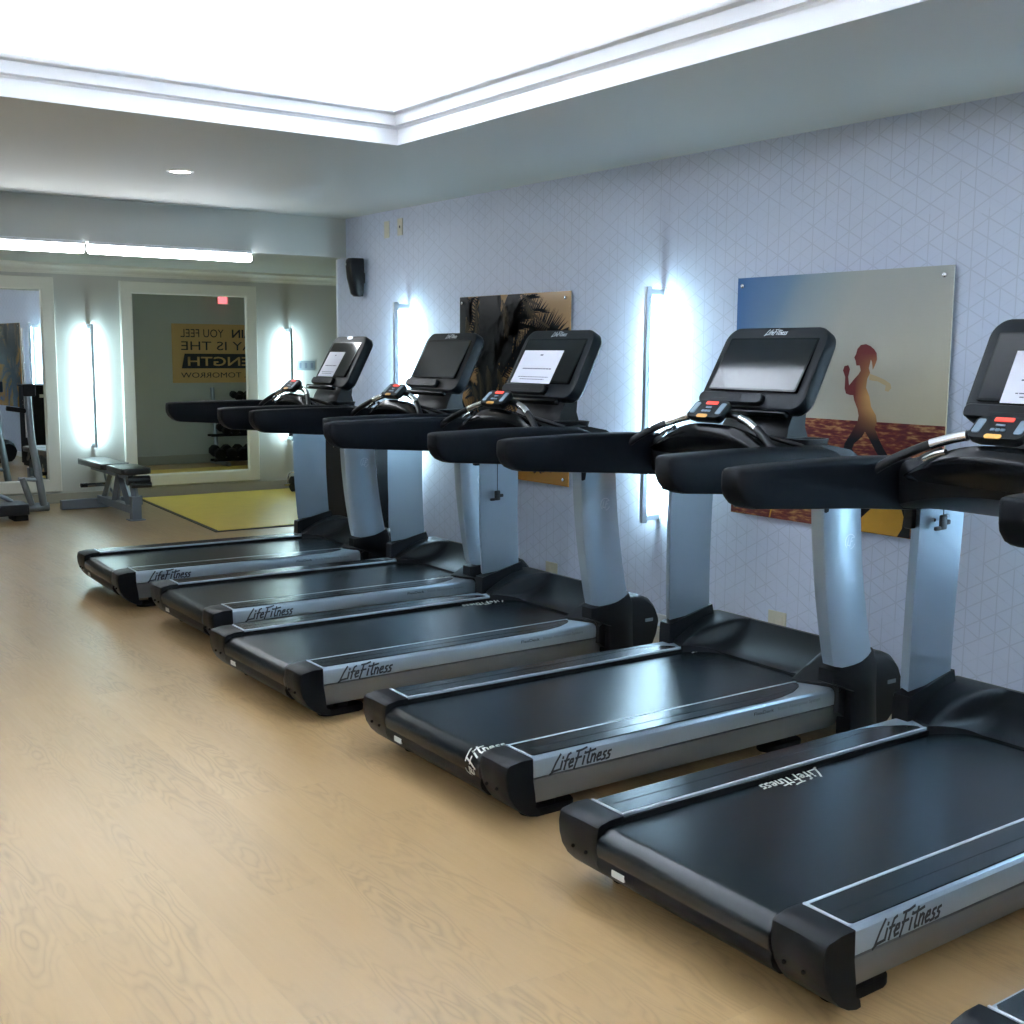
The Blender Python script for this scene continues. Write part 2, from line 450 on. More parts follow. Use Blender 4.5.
# crown moulding on the back wall
prof = [(0, 2.335), (0, 2.235), (-0.012, 2.235), (-0.014, 2.25), (-0.022, 2.257)]
for k in range(7):
    a = PI/2*k/6; prof.append((-0.024-0.045*(1-math.cos(a)), 2.262+0.045*math.sin(a)))
prof += [(-0.078, 2.312), (-0.082, 2.335)]
bm = bmesh.new(); loft(bm, [[(x, YB+d, z) for d, z in prof] for x in (X0, X1)], True, True)
structure('trim_2', bm, M['frame'], 30)
bm = bmesh.new(); box(bm, X0, X1, YB-0.016, YB, 0, 0.098, 0, 0.004); structure('baseboard_back', bm, M['base'])
bm = bmesh.new(); box(bm, XR-0.014, XR, Y0, YE, 0, 0.07, 0, 0.004); structure('baseboard_right', bm, M['white_trim'])
bm = bmesh.new(); box(bm, XR+0.12, X1, YE+0.012, YE+0.028, 0, 0.12, 0, 0.004); structure('baseboard_alcove', bm, M['base'])

# ------------------------------------------------------------------ big framed mirrors leaning on the back wall
def mirror(x0, x1, z0, z1, fw, yawdeg, label):
    cx = (x0+x1)/2
    t = empty('wall_mirror', (cx, YB-0.001, z0))
    tag(t, label, 'mirror', 'framed mirrors on the back wall')
    bm = bmesh.new(); w, h = (x1-x0)/2, z1-z0
    prof = [(0, 0), (0, -0.035), (0.006, -0.042), (fw-0.012, -0.042), (fw, -0.030), (fw, 0)]
    R = []
    for cxn, czn, sx, sz in ((-w, 0, 1, 1), (w, 0, -1, 1), (w, h, -1, -1), (-w, h, 1, -1)):
        R.append([bm.verts.new((cxn+sx*d, y, czn+sz*d)) for d, y in prof])
    R.append(R[0])
    for a, b in zip(R, R[1:]):
        for i in range(len(prof)):
            j = (i+1) % len(prof); bm.faces.new((a[i], a[j], b[j], b[i]))
    link_mesh('frame', bm, M['frame'], t)
    bm = bmesh.new(); gw, g0, g1 = w-fw+0.004, fw-0.004, h-fw+0.004
    a = math.tan(math.radians(yawdeg)); th = gw*abs(a)
    def y_at(x): return -0.014 - th + a*x
    vs = [(-gw, y_at(-gw), g0), (gw, y_at(gw), g0), (gw, y_at(gw), g1), (-gw, y_at(-gw), g1)]
    loft(bm, [vs, [(x, y+0.004, z) for x, y, z in vs]])
    g = link_mesh('mirror_glass', bm, M['mirror'], t)
    return t
mirror(3.758, 5.208, 0.118, 2.192, 0.122, 0.0, 'white-framed mirror behind the yellow mat, a mustard sign reflected in it')
mirror(1.90, 3.122, 0.118, 2.202, 0.126, 1.95, 'white-framed mirror at the left edge of the photo, treadmills reflected in it')

# ------------------------------------------------------------------ sconces
def sconce(x, y, z0, z1, nrm, label):
    """nrm: direction off the wall, (-1,0) right wall, (0,-1) back wall"""
    t = empty('wall_sconce', (x, y, z0)); t.rotation_euler = (0, 0, 0 if nrm == (0, -1) else -PI/2)
    tag(t, label, 'wall light', 'vertical bar lights on the walls')
    H = z1-z0; D = 0.095
    bm = bmesh.new(); box(bm, -0.013, 0.013, -D-0.036, -D, 0, H, 0, 0.003)
    link_mesh('bar', bm, M['alu'], t)
    bm = bmesh.new(); box(bm, -0.010, 0.010, -D+0.0005, -D+0.006, 0.06, H-0.06)
    link_mesh('light_strip', bm, M['sconce_led'], t)
    for zz in (0.012, H-0.042):
        bm = bmesh.new(); box(bm, -0.010, 0.010, -D, -0.004, zz, zz+0.03, 0, 0.002)
        box(bm, -0.022, 0.022, -0.006, -0.0005, zz-0.012, zz+0.042, 0, 0.002)
        link_mesh('bracket', bm, M['alu'], t)
    return t
sconce(XR, 7.48, 0.57, 1.86, (-1, 0), 'vertical glowing bar light on the wallpapered wall left of the palm picture')
sconce(XR, 4.79, 0.585, 1.86, (-1, 0), 'vertical glowing bar light between the palm picture and the runner picture')
sconce(XR, 2.10, 0.585, 1.86, (-1, 0), 'vertical bar light on the wallpapered wall beyond the right edge of the photo')
sconce(3.445, YB, 0.545, 1.757, (0, -1), 'vertical bar light on the back wall between the two mirrors')
sconce(5.567, YB, 0.535, 1.757, (0, -1), 'vertical bar light on the back wall right of the larger mirror')

# fluorescent battens below the header
def batten(x0, x1, label):
    t = empty('ceiling_batten', ((x0+x1)/2, YS-0.03, 2.150))
    tag(t, label, 'light', 'linear lights on the header')
    w = (x1-x0)/2
    bm = bmesh.new(); box(bm, -w, w, -0.030, 0.030, 0.070, 0.093, 0, 0.004); link_mesh('housing', bm, M['white_trim'], t)
    bm = bmesh.new()
    loft(bm, [[(xx, 0.028*math.cos(a)*k, 0.040+0.032*math.sin(a)*k) for a in [2*PI*i/14 for i in range(14)]] for xx, k in ((-w+0.004, 0.8), (-w+0.02, 1), (w-0.02, 1), (w-0.004, 0.8))])
    link_mesh('diffuser', bm, M['tube_led'], t, 40)
batten(2.425, 3.62, 'glowing linear light on the header, right one of the row')
batten(1.20, 2.405, 'glowing linear light on the header at the left edge of the photo')
# recessed downlight
t = empty('downlight', (2.516, 6.846, HC))
tag(t, 'small round recessed downlight in the ceiling near the header', 'downlight')
bm = bmesh.new(); ring = [2*PI*i/32 for i in range(32)]
loft(bm, [[(r*math.cos(a), r*math.sin(a), z) for a in ring] for r, z in ((0.078, -0.0005), (0.076, -0.005), (0.060, -0.007), (0.055, -0.001))], False)
link_mesh('trim_ring', bm, M['white_trim'], t, 40)
bm = bmesh.new(); loft(bm, [[(r*math.cos(a), r*math.sin(a), z) for a in ring] for r, z in ((0.056, -0.001), (0.056, -0.004))])
link_mesh('lens', bm, M['down_led'], t)

# ------------------------------------------------------------------ treadmill
ZR = 0.225     # rail top
ZBELT = 0.207
V1 = 0.945     # far outer rail edge
def side(v, far): return (V1 - v) if far else v
V2 = 0.905     # the frame above the deck is a little narrower
def side_u(v, far): return (V2 - v) if far else v

def build_treadmill(console):
    t = empty('treadmill', (0, 0, 0))
    # ---- belt: wraps over the rear roller
    bm = bmesh.new(); rr_ = 0.052; ur = -0.045
    path = [(1.60, ZBELT), (1.2, ZBELT), (0.8, ZBELT), (0.4, ZBELT), (0.1, ZBELT)]
    path += [(ur-rr_*math.sin(a), ZBELT-rr_+rr_*math.cos(a)) for a in [PI*k/10 for k in range(11)]]
    path += [(0.3, ZBELT-2*rr_)]
    loft(bm, [[(u, v, z) for u, z in path] for v in (0.160, 0.785)], False, False)
    link_mesh('running_belt', bm, M['belt'], t, 40)
    # ---- deck underside and lower rear cover
    bm = bmesh.new(); box(bm, 0.03, 1.62, 0.07, V1-0.07, 0.055, 0.185, 0)
    link_mesh('deck_base', bm, M['cap'], t)
    bm = bmesh.new()
    pr = [(-0.088, 0.128), (-0.092, 0.112), (-0.085, 0.092), (-0.06, 0.068), (-0.02, 0.054), (0.06, 0.050), (0.06, 0.128)]
    prism(bm, pr, lambda a, b, v: (a, v, b), 0.155, 0.79)
    rc = link_mesh('rear_cover', bm, M['cap'], t, 40)
    bm = bmesh.new(); prism(bm, rrect(0.052, 0.019, 0.002, 2), lambda a, b, q: (-0.0905+q, 0.700+a, 0.108+b-0.0), -0.002, 0.004)
    s = link_mesh('warning_sticker', bm, M['sticker'], rc)
    # ---- side rails
    for far in (False, True):
        up = [(0.148, ZR-0.004), (0.148, ZR), (0.020, ZR), (0.010, ZR-0.003), (0.003, ZR-0.011), (0.0, ZR-0.024), (0.0, 0.185), (0.002, 0.158), (0.006, 0.156), (0.148, 0.156)]
        lo = [(0.006, 0.152), (0.002, 0.151), (0.003, 0.130), (0.010, 0.105), (0.020, 0.085), (0.027, 0.066), (0.030, 0.060), (0.10, 0.058), (0.10, 0.152)]
        def end_u(v, z, u): return u
        bm = bmesh.new()
        rings = []
        for u, k in ((0.0, 0.0), (0.004, 0.0), (1.455, 0.0), (1.490, 0.10), (1.507, 0.30), (1.516, 0.6)):
            cz, cv = 0.19, 0.07
            rings.append([(u, side(v+(cv-v)*k*0.35, far), z+(cz-z)*k*0.5) for v, z in up])
        loft(bm, rings, mi=0)
        r_ = link_mesh('side_rail', bm, M['silver'], t, 28)
        bm = bmesh.new(); rings = []
        for u, k in ((0.006, 0.0), (1.45, 0.0), (1.48, 0.12), (1.50, 0.3)):
            rings.append([(u, side(v+(0.07-v)*k*0.35, far), z+(0.11-z)*k*0.5) for v, z in lo])
        loft(bm, rings, mi=0)
        link_mesh('lower_skirt', bm, M['silver_low'], r_, 28)
        # dark foot pad inset with rounded front end
        poly = [(0.016, 0.137), (0.010, 0.131), (0.016, 0.027), (0.024, 0.019)]
        poly += [(1.08, 0.019), (1.18, 0.028), (1.27, 0.050), (1.34, 0.085), (1.365, 0.108), (1.372, 0.124), (1.365, 0.137)]
        bm = bmesh.new(); prism(bm, poly, lambda a, b, q: (a, side(b, far), ZR+q), -0.002, 0.0035, 0, 0.001, 1)
        # two fine raised ribs
        pt = [(0.03, 0.075), (0.5, 0.075), (0.9, 0.07), (1.15, 0.058), (1.3, 0.075)]
        tube(bm, smooth_path([(u, side(v, far), ZR+0.0032) for u, v in pt], 5), 0.0012, 5)
        link_mesh('foot_pad', bm, M['pad'], r_, 30)
        bm = bmesh.new(); box(bm, 0.0, 1.50, side(0.1485, far)-0.0005, side(0.1555, far)+0.0005, ZR-0.05, ZR-0.006) if not far else box(bm, 0.0, 1.50, side(0.1555, far)-0.0005, side(0.1485, far)+0.0005, ZR-0.05, ZR-0.006)
        link_mesh('belt_gap_strip', bm, M['rubber'], r_)
        # white words along the silver side
        if not far:
            bm = bmesh.new(); sz = 0.245/WORD_W
            wordmark(bm, lambda x, y: (0.080+x, -0.0008+0.0, 0.166+y), sz, w=0.15)
            link_mesh('side_lettering', bm, M['logo_dark'], r_)
            bm = bmesh.new(); text_mesh(bm, 'FlexDeck', lambda x, y: (1.005+x, -0.0012, 0.190+y), 0.013, 0.105, bold=0.01)
            link_mesh('side_lettering', bm, M['logo_dark'], r_)
            bm = bmesh.new(); text_mesh(bm, 'Shock Absorption System', lambda x, y: (1.130+x, -0.0012, 0.190+y), 0.013, 0.235)
            link_mesh('side_lettering', bm, M['grey_print'], r_)
        # rear end cap: angular top, belly curving forward underneath
        pr = [(0.002, ZR+0.001), (-0.045, ZR+0.001), (-0.090, ZR-0.007), (-0.098, ZR-0.014), (-0.103, 0.185), (-0.100, 0.150), (-0.090, 0.115), (-0.070, 0.082), (-0.042, 0.055), (-0.010, 0.036), (0.020, 0.028), (0.034, 0.030), (0.030, 0.050), (0.016, 0.058), (0.012, 0.10), (0.004, 0.15)]
        bm = bmesh.new()
        rings = []
        for v, k in ((-0.006, 0.10), (-0.001, 0.0), (0.075, 0.0), (0.132, 0.0), (0.150, 0.05), (0.156, 0.14)):
            d = 0.0 if v < 0.07 else 0.0
            sc_ = 1-k*0.25
            off = 0.0
            if v > 0.07: off = 0.006
            rings.append([((a+off*(1 if a < -0.06 else 0)-0.0)*sc_ if a < 0 else a, side(v, far), 0.14+(b-0.14)*(1-k*0.12)) for a, b in pr])
        loft(bm, rings)
        c = link_mesh('end_cap', bm, M['cap'], t, 35)
        for vv, zz in ((0.055, 0.128), (0.112, 0.128)):
            bm = bmesh.new(); bmesh.ops.create_uvsphere(bm, u_segments=10, v_segments=6, radius=0.006, matrix=Matrix.Translation((-0.096, side(vv, far), zz)))
            link_mesh('screw', bm, M['rubber'], c, 40)
        bm = bmesh.new(); poly_face(bm, [(0.0045, side(0.147, far), ZR+0.0045), (0.0095, side(0.147, far), ZR+0.0045), (0.0095, side(0.012, far), ZR+0.0045), (0.0045, side(0.012, far), ZR+0.0045)])
        loft(bm, [[(0.003, side(0.148, far), ZR+0.001), (0.003, side(0.012, far), ZR+0.001), (0.009, side(0.012, far), ZR+0.001), (0.009, side(0.148, far), ZR+0.001)], [(0.003, side(0.148, far), ZR+0.0044), (0.003, side(0.012, far), ZR+0.0044), (0.009, side(0.012, far), ZR+0.0044), (0.009, side(0.148, far), ZR+0.0044)]])
        loft(bm, [[(u, side(0.1475, far), ZR+0.0002), (u, side(0.1475, far), ZR+0.0035), (u, side(0.1405, far), ZR+0.0035), (u, side(0.1405, far), ZR+0.0002)] for u in (0.003, 1.42)])
        link_mesh('trim_line', bm, M['white_line'], r_)
        # feet
        for u0 in (0.13, 1.25):
            bm = bmesh.new()
            prism(bm, rrect(0.20, 0.085, 0.035), lambda a, b, q: (u0+a, side(0.095+b, far), q), 0.0, 0.026, 0, 0.004)
            prism(bm, rrect(0.06, 0.05, 0.02), lambda a, b, q: (u0+a, side(0.095+b, far), q), 0.024, 0.06)
            link_mesh('foot', bm, M['rubber'], t, 40)
    # ---- front motor cover with a scooped top
    NV, NT = 104, 18
    va, vb = -0.015, 0.985
    bm = bmesh.new(); G = []
    def ure(v):
        w = abs(v-0.4725)
        if w < 0.20: return 1.505
        if w < 0.315: return 1.505 - 0.125*(1-math.cos(max(0.0, (w-0.20)/0.115*PI/2)))**1.1
        return 1.38 + 0.085*min(1, (w-0.315)/0.20)
    for i in range(NV+1):
        v = va+(vb-va)*i/NV; w = abs(v-0.4725)
        u_r = ure(v); row = []
        edge = max(0, (w-0.455)/0.045); edge = min(1, edge)
        tip = min(1, max(0, (w-0.20)/0.10)); zr = 0.215+0.022*tip
        row.append((u_r+0.004, v, 0.13))
        row.append((u_r, v, zr-0.006))
        for k in range(NT+1):
            s = k/NT; u = u_r+(1.715-u_r)*s
            wing = min(1, max(0, (w-(0.290-0.075*s))/0.040)); wing = wing*wing*(3-2*wing)
            zc = zr+(0.331-zr)*s**2.3
            zw = zr+(0.331-zr)*math.sin(min(1, s*1.15)*PI/2)
            z = zc*(1-wing)+zw*wing
            z -= edge*edge*0.05
            row.append((u, v, z))
        for u, z in ((1.745, 0.327), (1.785, 0.310), (1.815, 0.280), (1.835, 0.235), (1.838, 0.190), (1.825, 0.130), (1.800, 0.08), (1.760, 0.045), (1.60, 0.035)):
            row.append((u, v, z-edge*edge*0.05*(z > 0.2)))
        G.append(row)
    loft(bm, G)
    mc = link_mesh('motor_cover', bm, M['plastic'], t, 38)
    bm = bmesh.new(); prism(bm, rrect(0.05, 0.016, 0.002, 2), lambda a, b, q: (1.775+a, -0.0155-q, 0.205+b), -0.002, 0.002)
    link_mesh('maker_plate', bm, M['grey_print'], mc)
    # ---- uprights
    for far in (False, True):
        zs = [0.32+(0.985-0.32)*k/14 for k in range(15)]
        rings = []
        for z in zs:
            s = max(0.0, (0.985-z)/0.665)
            vo = -0.046*s**1.4
            bow = 0.012*math.sin(s*PI)
            ro, ri, fr = 1.343+0.042*s-bow, 1.337+0.053*s-bow, 1.558+0.057*s-bow
            if far: ro, ri, fr = 1.385+0.045*s-bow, 1.352+0.048*s-bow, 1.598+0.042*s-bow
            u0, u1 = min(ro, ri), fr
            T_ = 0.060
            q = [(ri, vo+T_), (ro, vo+0.004), (ro+0.008, vo)]
            for j in range(1, 7):
                f = j/7; q.append((ro+0.008+(u1-ro-0.014)*f, vo-0.012*math.sin(f*PI)))
            q += [(u1-0.004, vo+0.004), (u1+0.004, vo+0.018), (u1+0.002, vo+T_)]
            rr2 = []
            for (a, b) in q:
                zz = z
                if z == zs[0]:
                    zz = z + 0.030*((a-u0)/(u1-u0))**2*1.0 + (0.010 if a < u0+0.03 else 0)
                rr2.append((a, side_u(b, far), zz))
            rings.append(rr2)
        bm = bmesh.new(); loft(bm, rings)
        up = link_mesh('upright', bm, M['silver'], t, 24)
        # dark boot
        rings = []
        for z, g in ((0.030, 0.014), (0.10, 0.010), (0.215, 0.006), (0.262, 0.006), (0.30, 0.005), (0.335, 0.003)):
            u0, u1, vo = 1.385-g+0.012*far+(0.115 if z < 0.23 and not far else 0), 1.625+g+0.020*(z < 0.31)+0.02*far, -0.048-g
            q = [(u0, vo+0.078), (u0+0.002, vo+0.010), (u0+0.012, vo+0.003)]
            for j in range(1, 6):
                f = j/6; q.append((u0+0.03+(u1-u0-0.05)*f, vo+0.003-0.010*math.sin(f*PI)))
            q += [(u1-0.012, vo+0.008), (u1, vo+0.024), (u1, vo+0.078)]
            rings.append([(a, side_u(b, far), z if z < 0.32 else z-0.022+0.050*max(0, (a-1.39)/0.23)**2) for a, b in q])
        bm = bmesh.new(); loft(bm, rings)
        link_mesh('upright_boot', bm, M['plastic'], t, 30)
        # dark collar at the top rear corner, and bolts
        bm = bmesh.new(); box(bm, 1.345, 1.43, min(side_u(-0.004, far), side_u(0.030, far)), max(side_u(-0.004, far), side_u(0.030, far)), 0.915, 1.0, 0, 0.006)
        link_mesh('collar', bm, M['plastic'], up, 40)
        for uu, zz in ((1.425, 0.945), (1.50, 0.955)):
            bm = bmesh.new(); bmesh.ops.create_cone(bm, cap_ends=True, segments=12, radius1=0.008, radius2=0.006, depth=0.008, matrix=Matrix.Translation((uu, side_u(0.0625, far), zz)) @ Matrix.Rotation(PI/2, 4, 'X'))
            link_mesh('bolt', bm, M['rubber'] if console == 'domed' else M['chrome'], up, 40)
        # round badge on the outer face
        if not far:
            bm = bmesh.new(); z_b = 0.80; s = (0.985-z_b)/0.665; vb_ = -0.046*s**1.4-0.0125
            def bf(x, y): return (1.475+x, vb_-0.0005, z_b+y)
            n = 28
            for i in range(n-4):
                a0, a1 = 2*PI*i/n+0.5, 2*PI*(i+1)/n+0.5
                poly_face(bm, [bf(r*math.cos(a), r*math.sin(a)) for r, a in ((0.030, a0), (0.030, a1), (0.0265, a1), (0.0265, a0))])
            for st in (((-0.008, 0.018), (-0.016, -0.014), (0.002, -0.014)), ((0.022, 0.016), (0.006, 0.014), (-0.002, -0.022)), ((0.004, 0.0), (0.016, 0.002))):
                for (ax, ay), (bx, by) in zip(st, st[1:]):
                    l = math.hypot(bx-ax, by-ay); nx, ny = -(by-ay)/l*0.0018, (bx-ax)/l*0.0018
                    poly_face(bm, [bf(ax+nx, ay+ny), bf(ax-nx, ay-ny), bf(bx-nx, by-ny), bf(bx+nx, by+ny)])
            link_mesh('badge', bm, M['logo_silver'], up)
    # ---- handrails
    st = [(0.508, 1.156, 1.112, .030), (0.512, 1.163, 1.096, .040), (0.526, 1.166, 1.072, .046), (0.550, 1.168, 1.050, .049), (0.578, 1.169, 1.038, .050), (0.620, 1.170, 1.035, .050),
          (0.87, 1.175, 1.018, .051), (1.10, 1.175, 1.003, .051), (1.30, 1.168, 0.985, .051), (1.365, 1.150, 0.98, .050), (1.42, 1.120, 0.975, .048), (1.50, 1.075, 0.97, .046), (1.575, 1.03, 0.975, .040), (1.60, 1.01, 0.985, .030)]
    sec = [(-0.90, 0.02), (-0.98, 0.07), (-1.0, 0.35), (-1.0, 0.66), (-0.95, 0.80), (-0.84, 0.90), (-0.66, 0.965), (-0.3, 1.0), (0.3, 1.0), (0.80, 0.99), (0.94, 0.95), (1.0, 0.86), (1.0, 0.5), (0.98, 0.08), (0.90, 0.02), (0.5, 0.0), (-0.5, 0.0)]
    for far in (False, True):
        bm = bmesh.new(); rings = []
        for u, zt, zb, hw in st:
            du = (-0.012 if far else 0.018)*max(0, min(1, (1.3-u)/0.6)); rings.append([(u+du, side_u(a*hw, far), zb+(zt-zb)*b) for a, b in sec])
        loft(bm, rings)
        link_mesh('handrail', bm, M['armskin'], t, 50)
    # ---- crossbeam between the handrails
    bm = bmesh.new(); rings = []
    N = 24
    for i in range(N+1):
        v = 0.035+(0.87-0.035)*i/N; w = abs(v-0.4525)/0.4175
        zb = 1.062-0.062*w**2.2; u0 = 1.195+0.05*w**2; zt = 1.155+0.012*(1-w*w)
        q = [(u0+0.03, zb-0.008), (u0+0.006, zb+0.006), (u0, zb+0.03), (u0-0.004, zt-0.035), (u0+0.008, zt-0.010), (u0+0.03, zt), (1.40, zt+0.012), (1.52, zt-0.01), (1.60, zt-0.05), (1.615, 1.03), (1.56, 0.99), (1.42, 0.985)]
        rings.append([(a, v, b) for a, b in q])
    loft(bm, rings)
    cb = link_mesh('crossbeam', bm, M['plastic'], t, 40)
    # glossy hump carrying the control pad
    bm = bmesh.new(); rings = []
    for i in range(25):
        v = 0.115+(0.79-0.115)*i/24; w = (v-0.4525)/0.3375
        h = max(0.0, 1-abs(w)**2.4); zt = 1.125+0.108*h
        q = [(1.205+0.03*(1-h), 1.10), (1.186+0.02*(1-h), zt-0.045*h-0.01), (1.195+0.02*(1-h), zt-0.018*h-0.004), (1.215+0.02*(1-h), zt), (1.255, zt-0.004), (1.30, zt-0.03*h), (1.36, zt-0.085*h), (1.40, 1.10)]
        rings.append([(a-0.035, v, b) for a, b in q])
    loft(bm, rings)
    link_mesh('console_hump', bm, M['gloss'], cb, 45)
    # curved grab bar with steel grips
    bar = [(1.120, 0.040, 1.130), (1.138, 0.082, 1.162), (1.160, 0.140, 1.194), (1.182, 0.200, 1.222), (1.203, 0.270, 1.246), (1.215, 0.350, 1.265), (1.218, 0.4525, 1.270)]
    bar = bar + [(u, V2-v, z) for u, v, z in bar[:-1][::-1]]
    bm = bmesh.new(); tube(bm, smooth_path(bar, 4), 0.0150, 14)
    gb = link_mesh('grab_bar', bm, M['plastic'], t, 40)
    for far in (False, True):
        g = [(1.1835, side_u(0.203, far), 1.2235), (1.1925, side_u(0.234, far), 1.2345), (1.2035, side_u(0.270, far), 1.2465), (1.2105, side_u(0.315, far), 1.2575)]
        bm = bmesh.new(); tube(bm, smooth_path(g, 4), 0.0165, 14); link_mesh('grip_sensor', bm, M['chrome'], gb, 40)
        if far:
          g = [(1.150, side_u(0.205, far), 1.178), (1.143, side_u(0.25, far), 1.197), (1.139, side_u(0.29, far), 1.208)]
          bm = bmesh.new(); tube(bm, smooth_path(g, 4), 0.009, 10); link_mesh('lower_grip_sensor', bm, M['chrome'], gb, 40)
        g = [(1.205, side_u(0.225, far), 1.205), (1.255, side_u(0.15, far), 1.185), (1.305, side_u(0.08, far), 1.160)]
        bm = bmesh.new(); tube(bm, smooth_path(g, 4), 0.010, 10)
        link_mesh('tray_rim', bm, M['plastic'], cb, 40)
        # shallow accessory tray beside the mast
        bm = bmesh.new(); loft(bm, [[(1.40+a*k, side_u(0.15, far)+b*k, z) for a, b in rrect(0.17, 0.12, 0.04)] for k, z in ((0.9, 1.15), (1.0, 1.185), (0.9, 1.185), (0.8, 1.165))])
        link_mesh('accessory_tray', bm, M['plastic'], cb, 40)
    # control pad
    ct = Vector((1.182, 0.462, 1.286)); e1 = Vector((0, 1, 0)); e2 = Vector((0.74, 0, 0.67)).normalized(); e3 = Vector((-e2.z, 0, e2.x))
    def pf(a, b, q): return ct + e1*a + e2*b + e3*q
    bm = bmesh.new(); out = rrect(0.188, 0.094, 0.022)
    loft(bm, [[pf(a*k, b*k, q) for a, b in out] for k, q in ((0.80, -0.035), (0.97, -0.018), (1.0, 0.0), (0.97, 0.006))])
    pad = link_mesh('control_pad', bm, M['bezel'], gb, 35)
    def key(name, cx, cy, w, h, m, r=0.004):
        bm = bmesh.new(); prism(bm, rrect(w, h, r, 3), lambda a, b, q: pf(cx+a, cy+b, q), 0.0055, 0.009)
        link_mesh(name, bm, m, pad)
    key('display_strip', -0.002, 0.032, 0.064, 0.016, M['red_key'], 0.003)
    key('stop_key', 0.002, -0.040, 0.056, 0.017, M['orange_key'], 0.007)
    for sx in (-1, 1): key('speed_key', sx*0.070, 0.002, 0.026, 0.058, M['grey_key'], 0.006)
    for kx in (-0.017, 0.0, 0.017): key('small_key', kx, -0.012, 0.014, 0.010, M['grey_key'], 0.002)
    key('small_key', 0.0, 0.008, 0.03, 0.008, M['grey_key'], 0.002)
    # ---- mast and console head
    dom = console == 'domed'
    CW = 0.560 if not dom else 0.515
    CV = 0.4525
    B0 = Vector((1.385, CV, 1.292)); B1 = Vector((1.553, CV, 1.618))
    if dom: B0 = Vector((1.374, CV, 1.276)); B1 = Vector((1.553, CV, 1.610))
    LH = (B1-B0).length; e2 = (B1-B0).normalized(); e1 = Vector((0, 1, 0)); e3 = Vector((-e2.z, 0, e2.x))
    C0 = (B0+B1)/2
    def hf(a, b, q): return C0 + e1*a + e2*b + e3*q
    out = []
    for a, b in rrect(CW, LH, 0.062, 8):
        bulge = 0.010*math.cos(a/(CW/2)*PI/2) if b > 0 else 0.004*math.cos(a/(CW/2)*PI/2)*-1
        if dom and b > 0: bulge = 0.026*max(0.0, math.cos(a/(CW/2)*PI/2*1.3))**1.5
        taper = 1 - 0.02*(b/(LH/2))
        out.append((a*taper, b+bulge))
    bm = bmesh.new()
    loft(bm, [[hf(a*k, b*k2, q) for a, b in out] for k, k2, q in ((0.94, 0.93, 0.0), (0.985, 0.98, -0.003), (1.0, 1.0, -0.012), (1.0, 1.0, -0.055), (0.97, 0.97, -0.068), (0.86, 0.84, -0.080))])
    head = link_mesh('console', bm, M['bezel'], t, 32)
    sw, sh = (0.460, 0.232) if not dom else (0.410, 0.245)
    sb = 0.010
    bm = bmesh.new(); prism(bm, rrect(sw+0.014, sh+0.014, 0.006, 3), lambda a, b, q: hf(a, sb+b, q+(0.0075-b/sh*0.012 if q > 0 else 0)), -0.004, 0.0006)
    link_mesh('screen_surround', bm, M['gloss'], head)
    bm = bmesh.new(); prism(bm, rrect(sw, sh, 0.004, 3), lambda a, b, q: hf(a, sb+b, q+(0.0075-b/sh*0.012 if q > 0 else 0)), -0.002, 0.0016)
    link_mesh('screen', bm, M['glass'], head)
    if not dom:
        bm = bmesh.new(); sz = 0.115/WORD_W
        wordmark(bm, lambda x, y: hf(0.058-x, LH/2-0.034+y, 0.0012), sz, w=0.15)
        link_mesh('top_lettering', bm, M['logo_silver'], head)
    else:
        bm = bmesh.new(); prism(bm, [(0.04*math.cos(a), 0.012*math.sin(a)) for a in [2*PI*i/20 for i in range(20)]], lambda a, b, q: hf(a, LH/2-0.016+b, q), -0.002, 0.003)
        link_mesh('badge', bm, M['logo_silver'], head)
    # reading ledge along the lower left of the face
    lw = CW*0.63
    bm = bmesh.new()
    ol = [(-x+0, y) for x, y in rrect(lw, 0.050, 0.020, 5)]
    cxl = CW/2-0.012-lw/2
    loft(bm, [[hf(cxl+a*k, -LH/2+0.033+b*k2, q) for a, b in ol] for k, k2, q in ((1.0, 1.0, -0.004), (1.0, 0.95, 0.016), (0.97, 0.80, 0.022))])
    lg = link_mesh('reading_ledge', bm, M['bezel'], head, 35)
    bm = bmesh.new(); prism(bm, rrect(lw*0.42, 0.020, 0.002, 2), lambda a, b, q: hf(cxl+0.01+a, -LH/2+0.038+b, q), 0.021, 0.0228)
    link_mesh('ledge_inlay', bm, M['cap'], lg)
    # mast
    rings = []
    for z, u0, u1, hw in ((1.10, 1.39, 1.56, 0.200), (1.17, 1.395, 1.55, 0.190), (1.22, 1.415, 1.54, 0.180), (1.28, 1.45, 1.55, 0.175), (1.36, 1.49, 1.58, 0.165), (1.44, 1.53, 1.60, 0.13)):
        rings.append([(u0, CV-hw*0.85, z), (u0-0.008, CV-hw*0.4, z), (u0-0.008, CV+hw*0.4, z), (u0, CV+hw*0.85, z), (u0+0.02, CV+hw, z), (u1-0.01, CV+hw, z), (u1, CV+hw*0.8, z), (u1, CV-hw*0.8, z), (u1-0.01, CV-hw, z), (u0+0.02, CV-hw, z)])
    bm = bmesh.new(); loft(bm, rings)
    mast = link_mesh('console_mast', bm, M['plastic'], t, 35)
    bm = bmesh.new(); box(bm, 1.375, 1.405, CV-0.21, CV+0.21, 1.255, 1.285, 0, 0.010, 3)
    link_mesh('vent_bar', bm, M['gloss'], mast, 40)
    return t

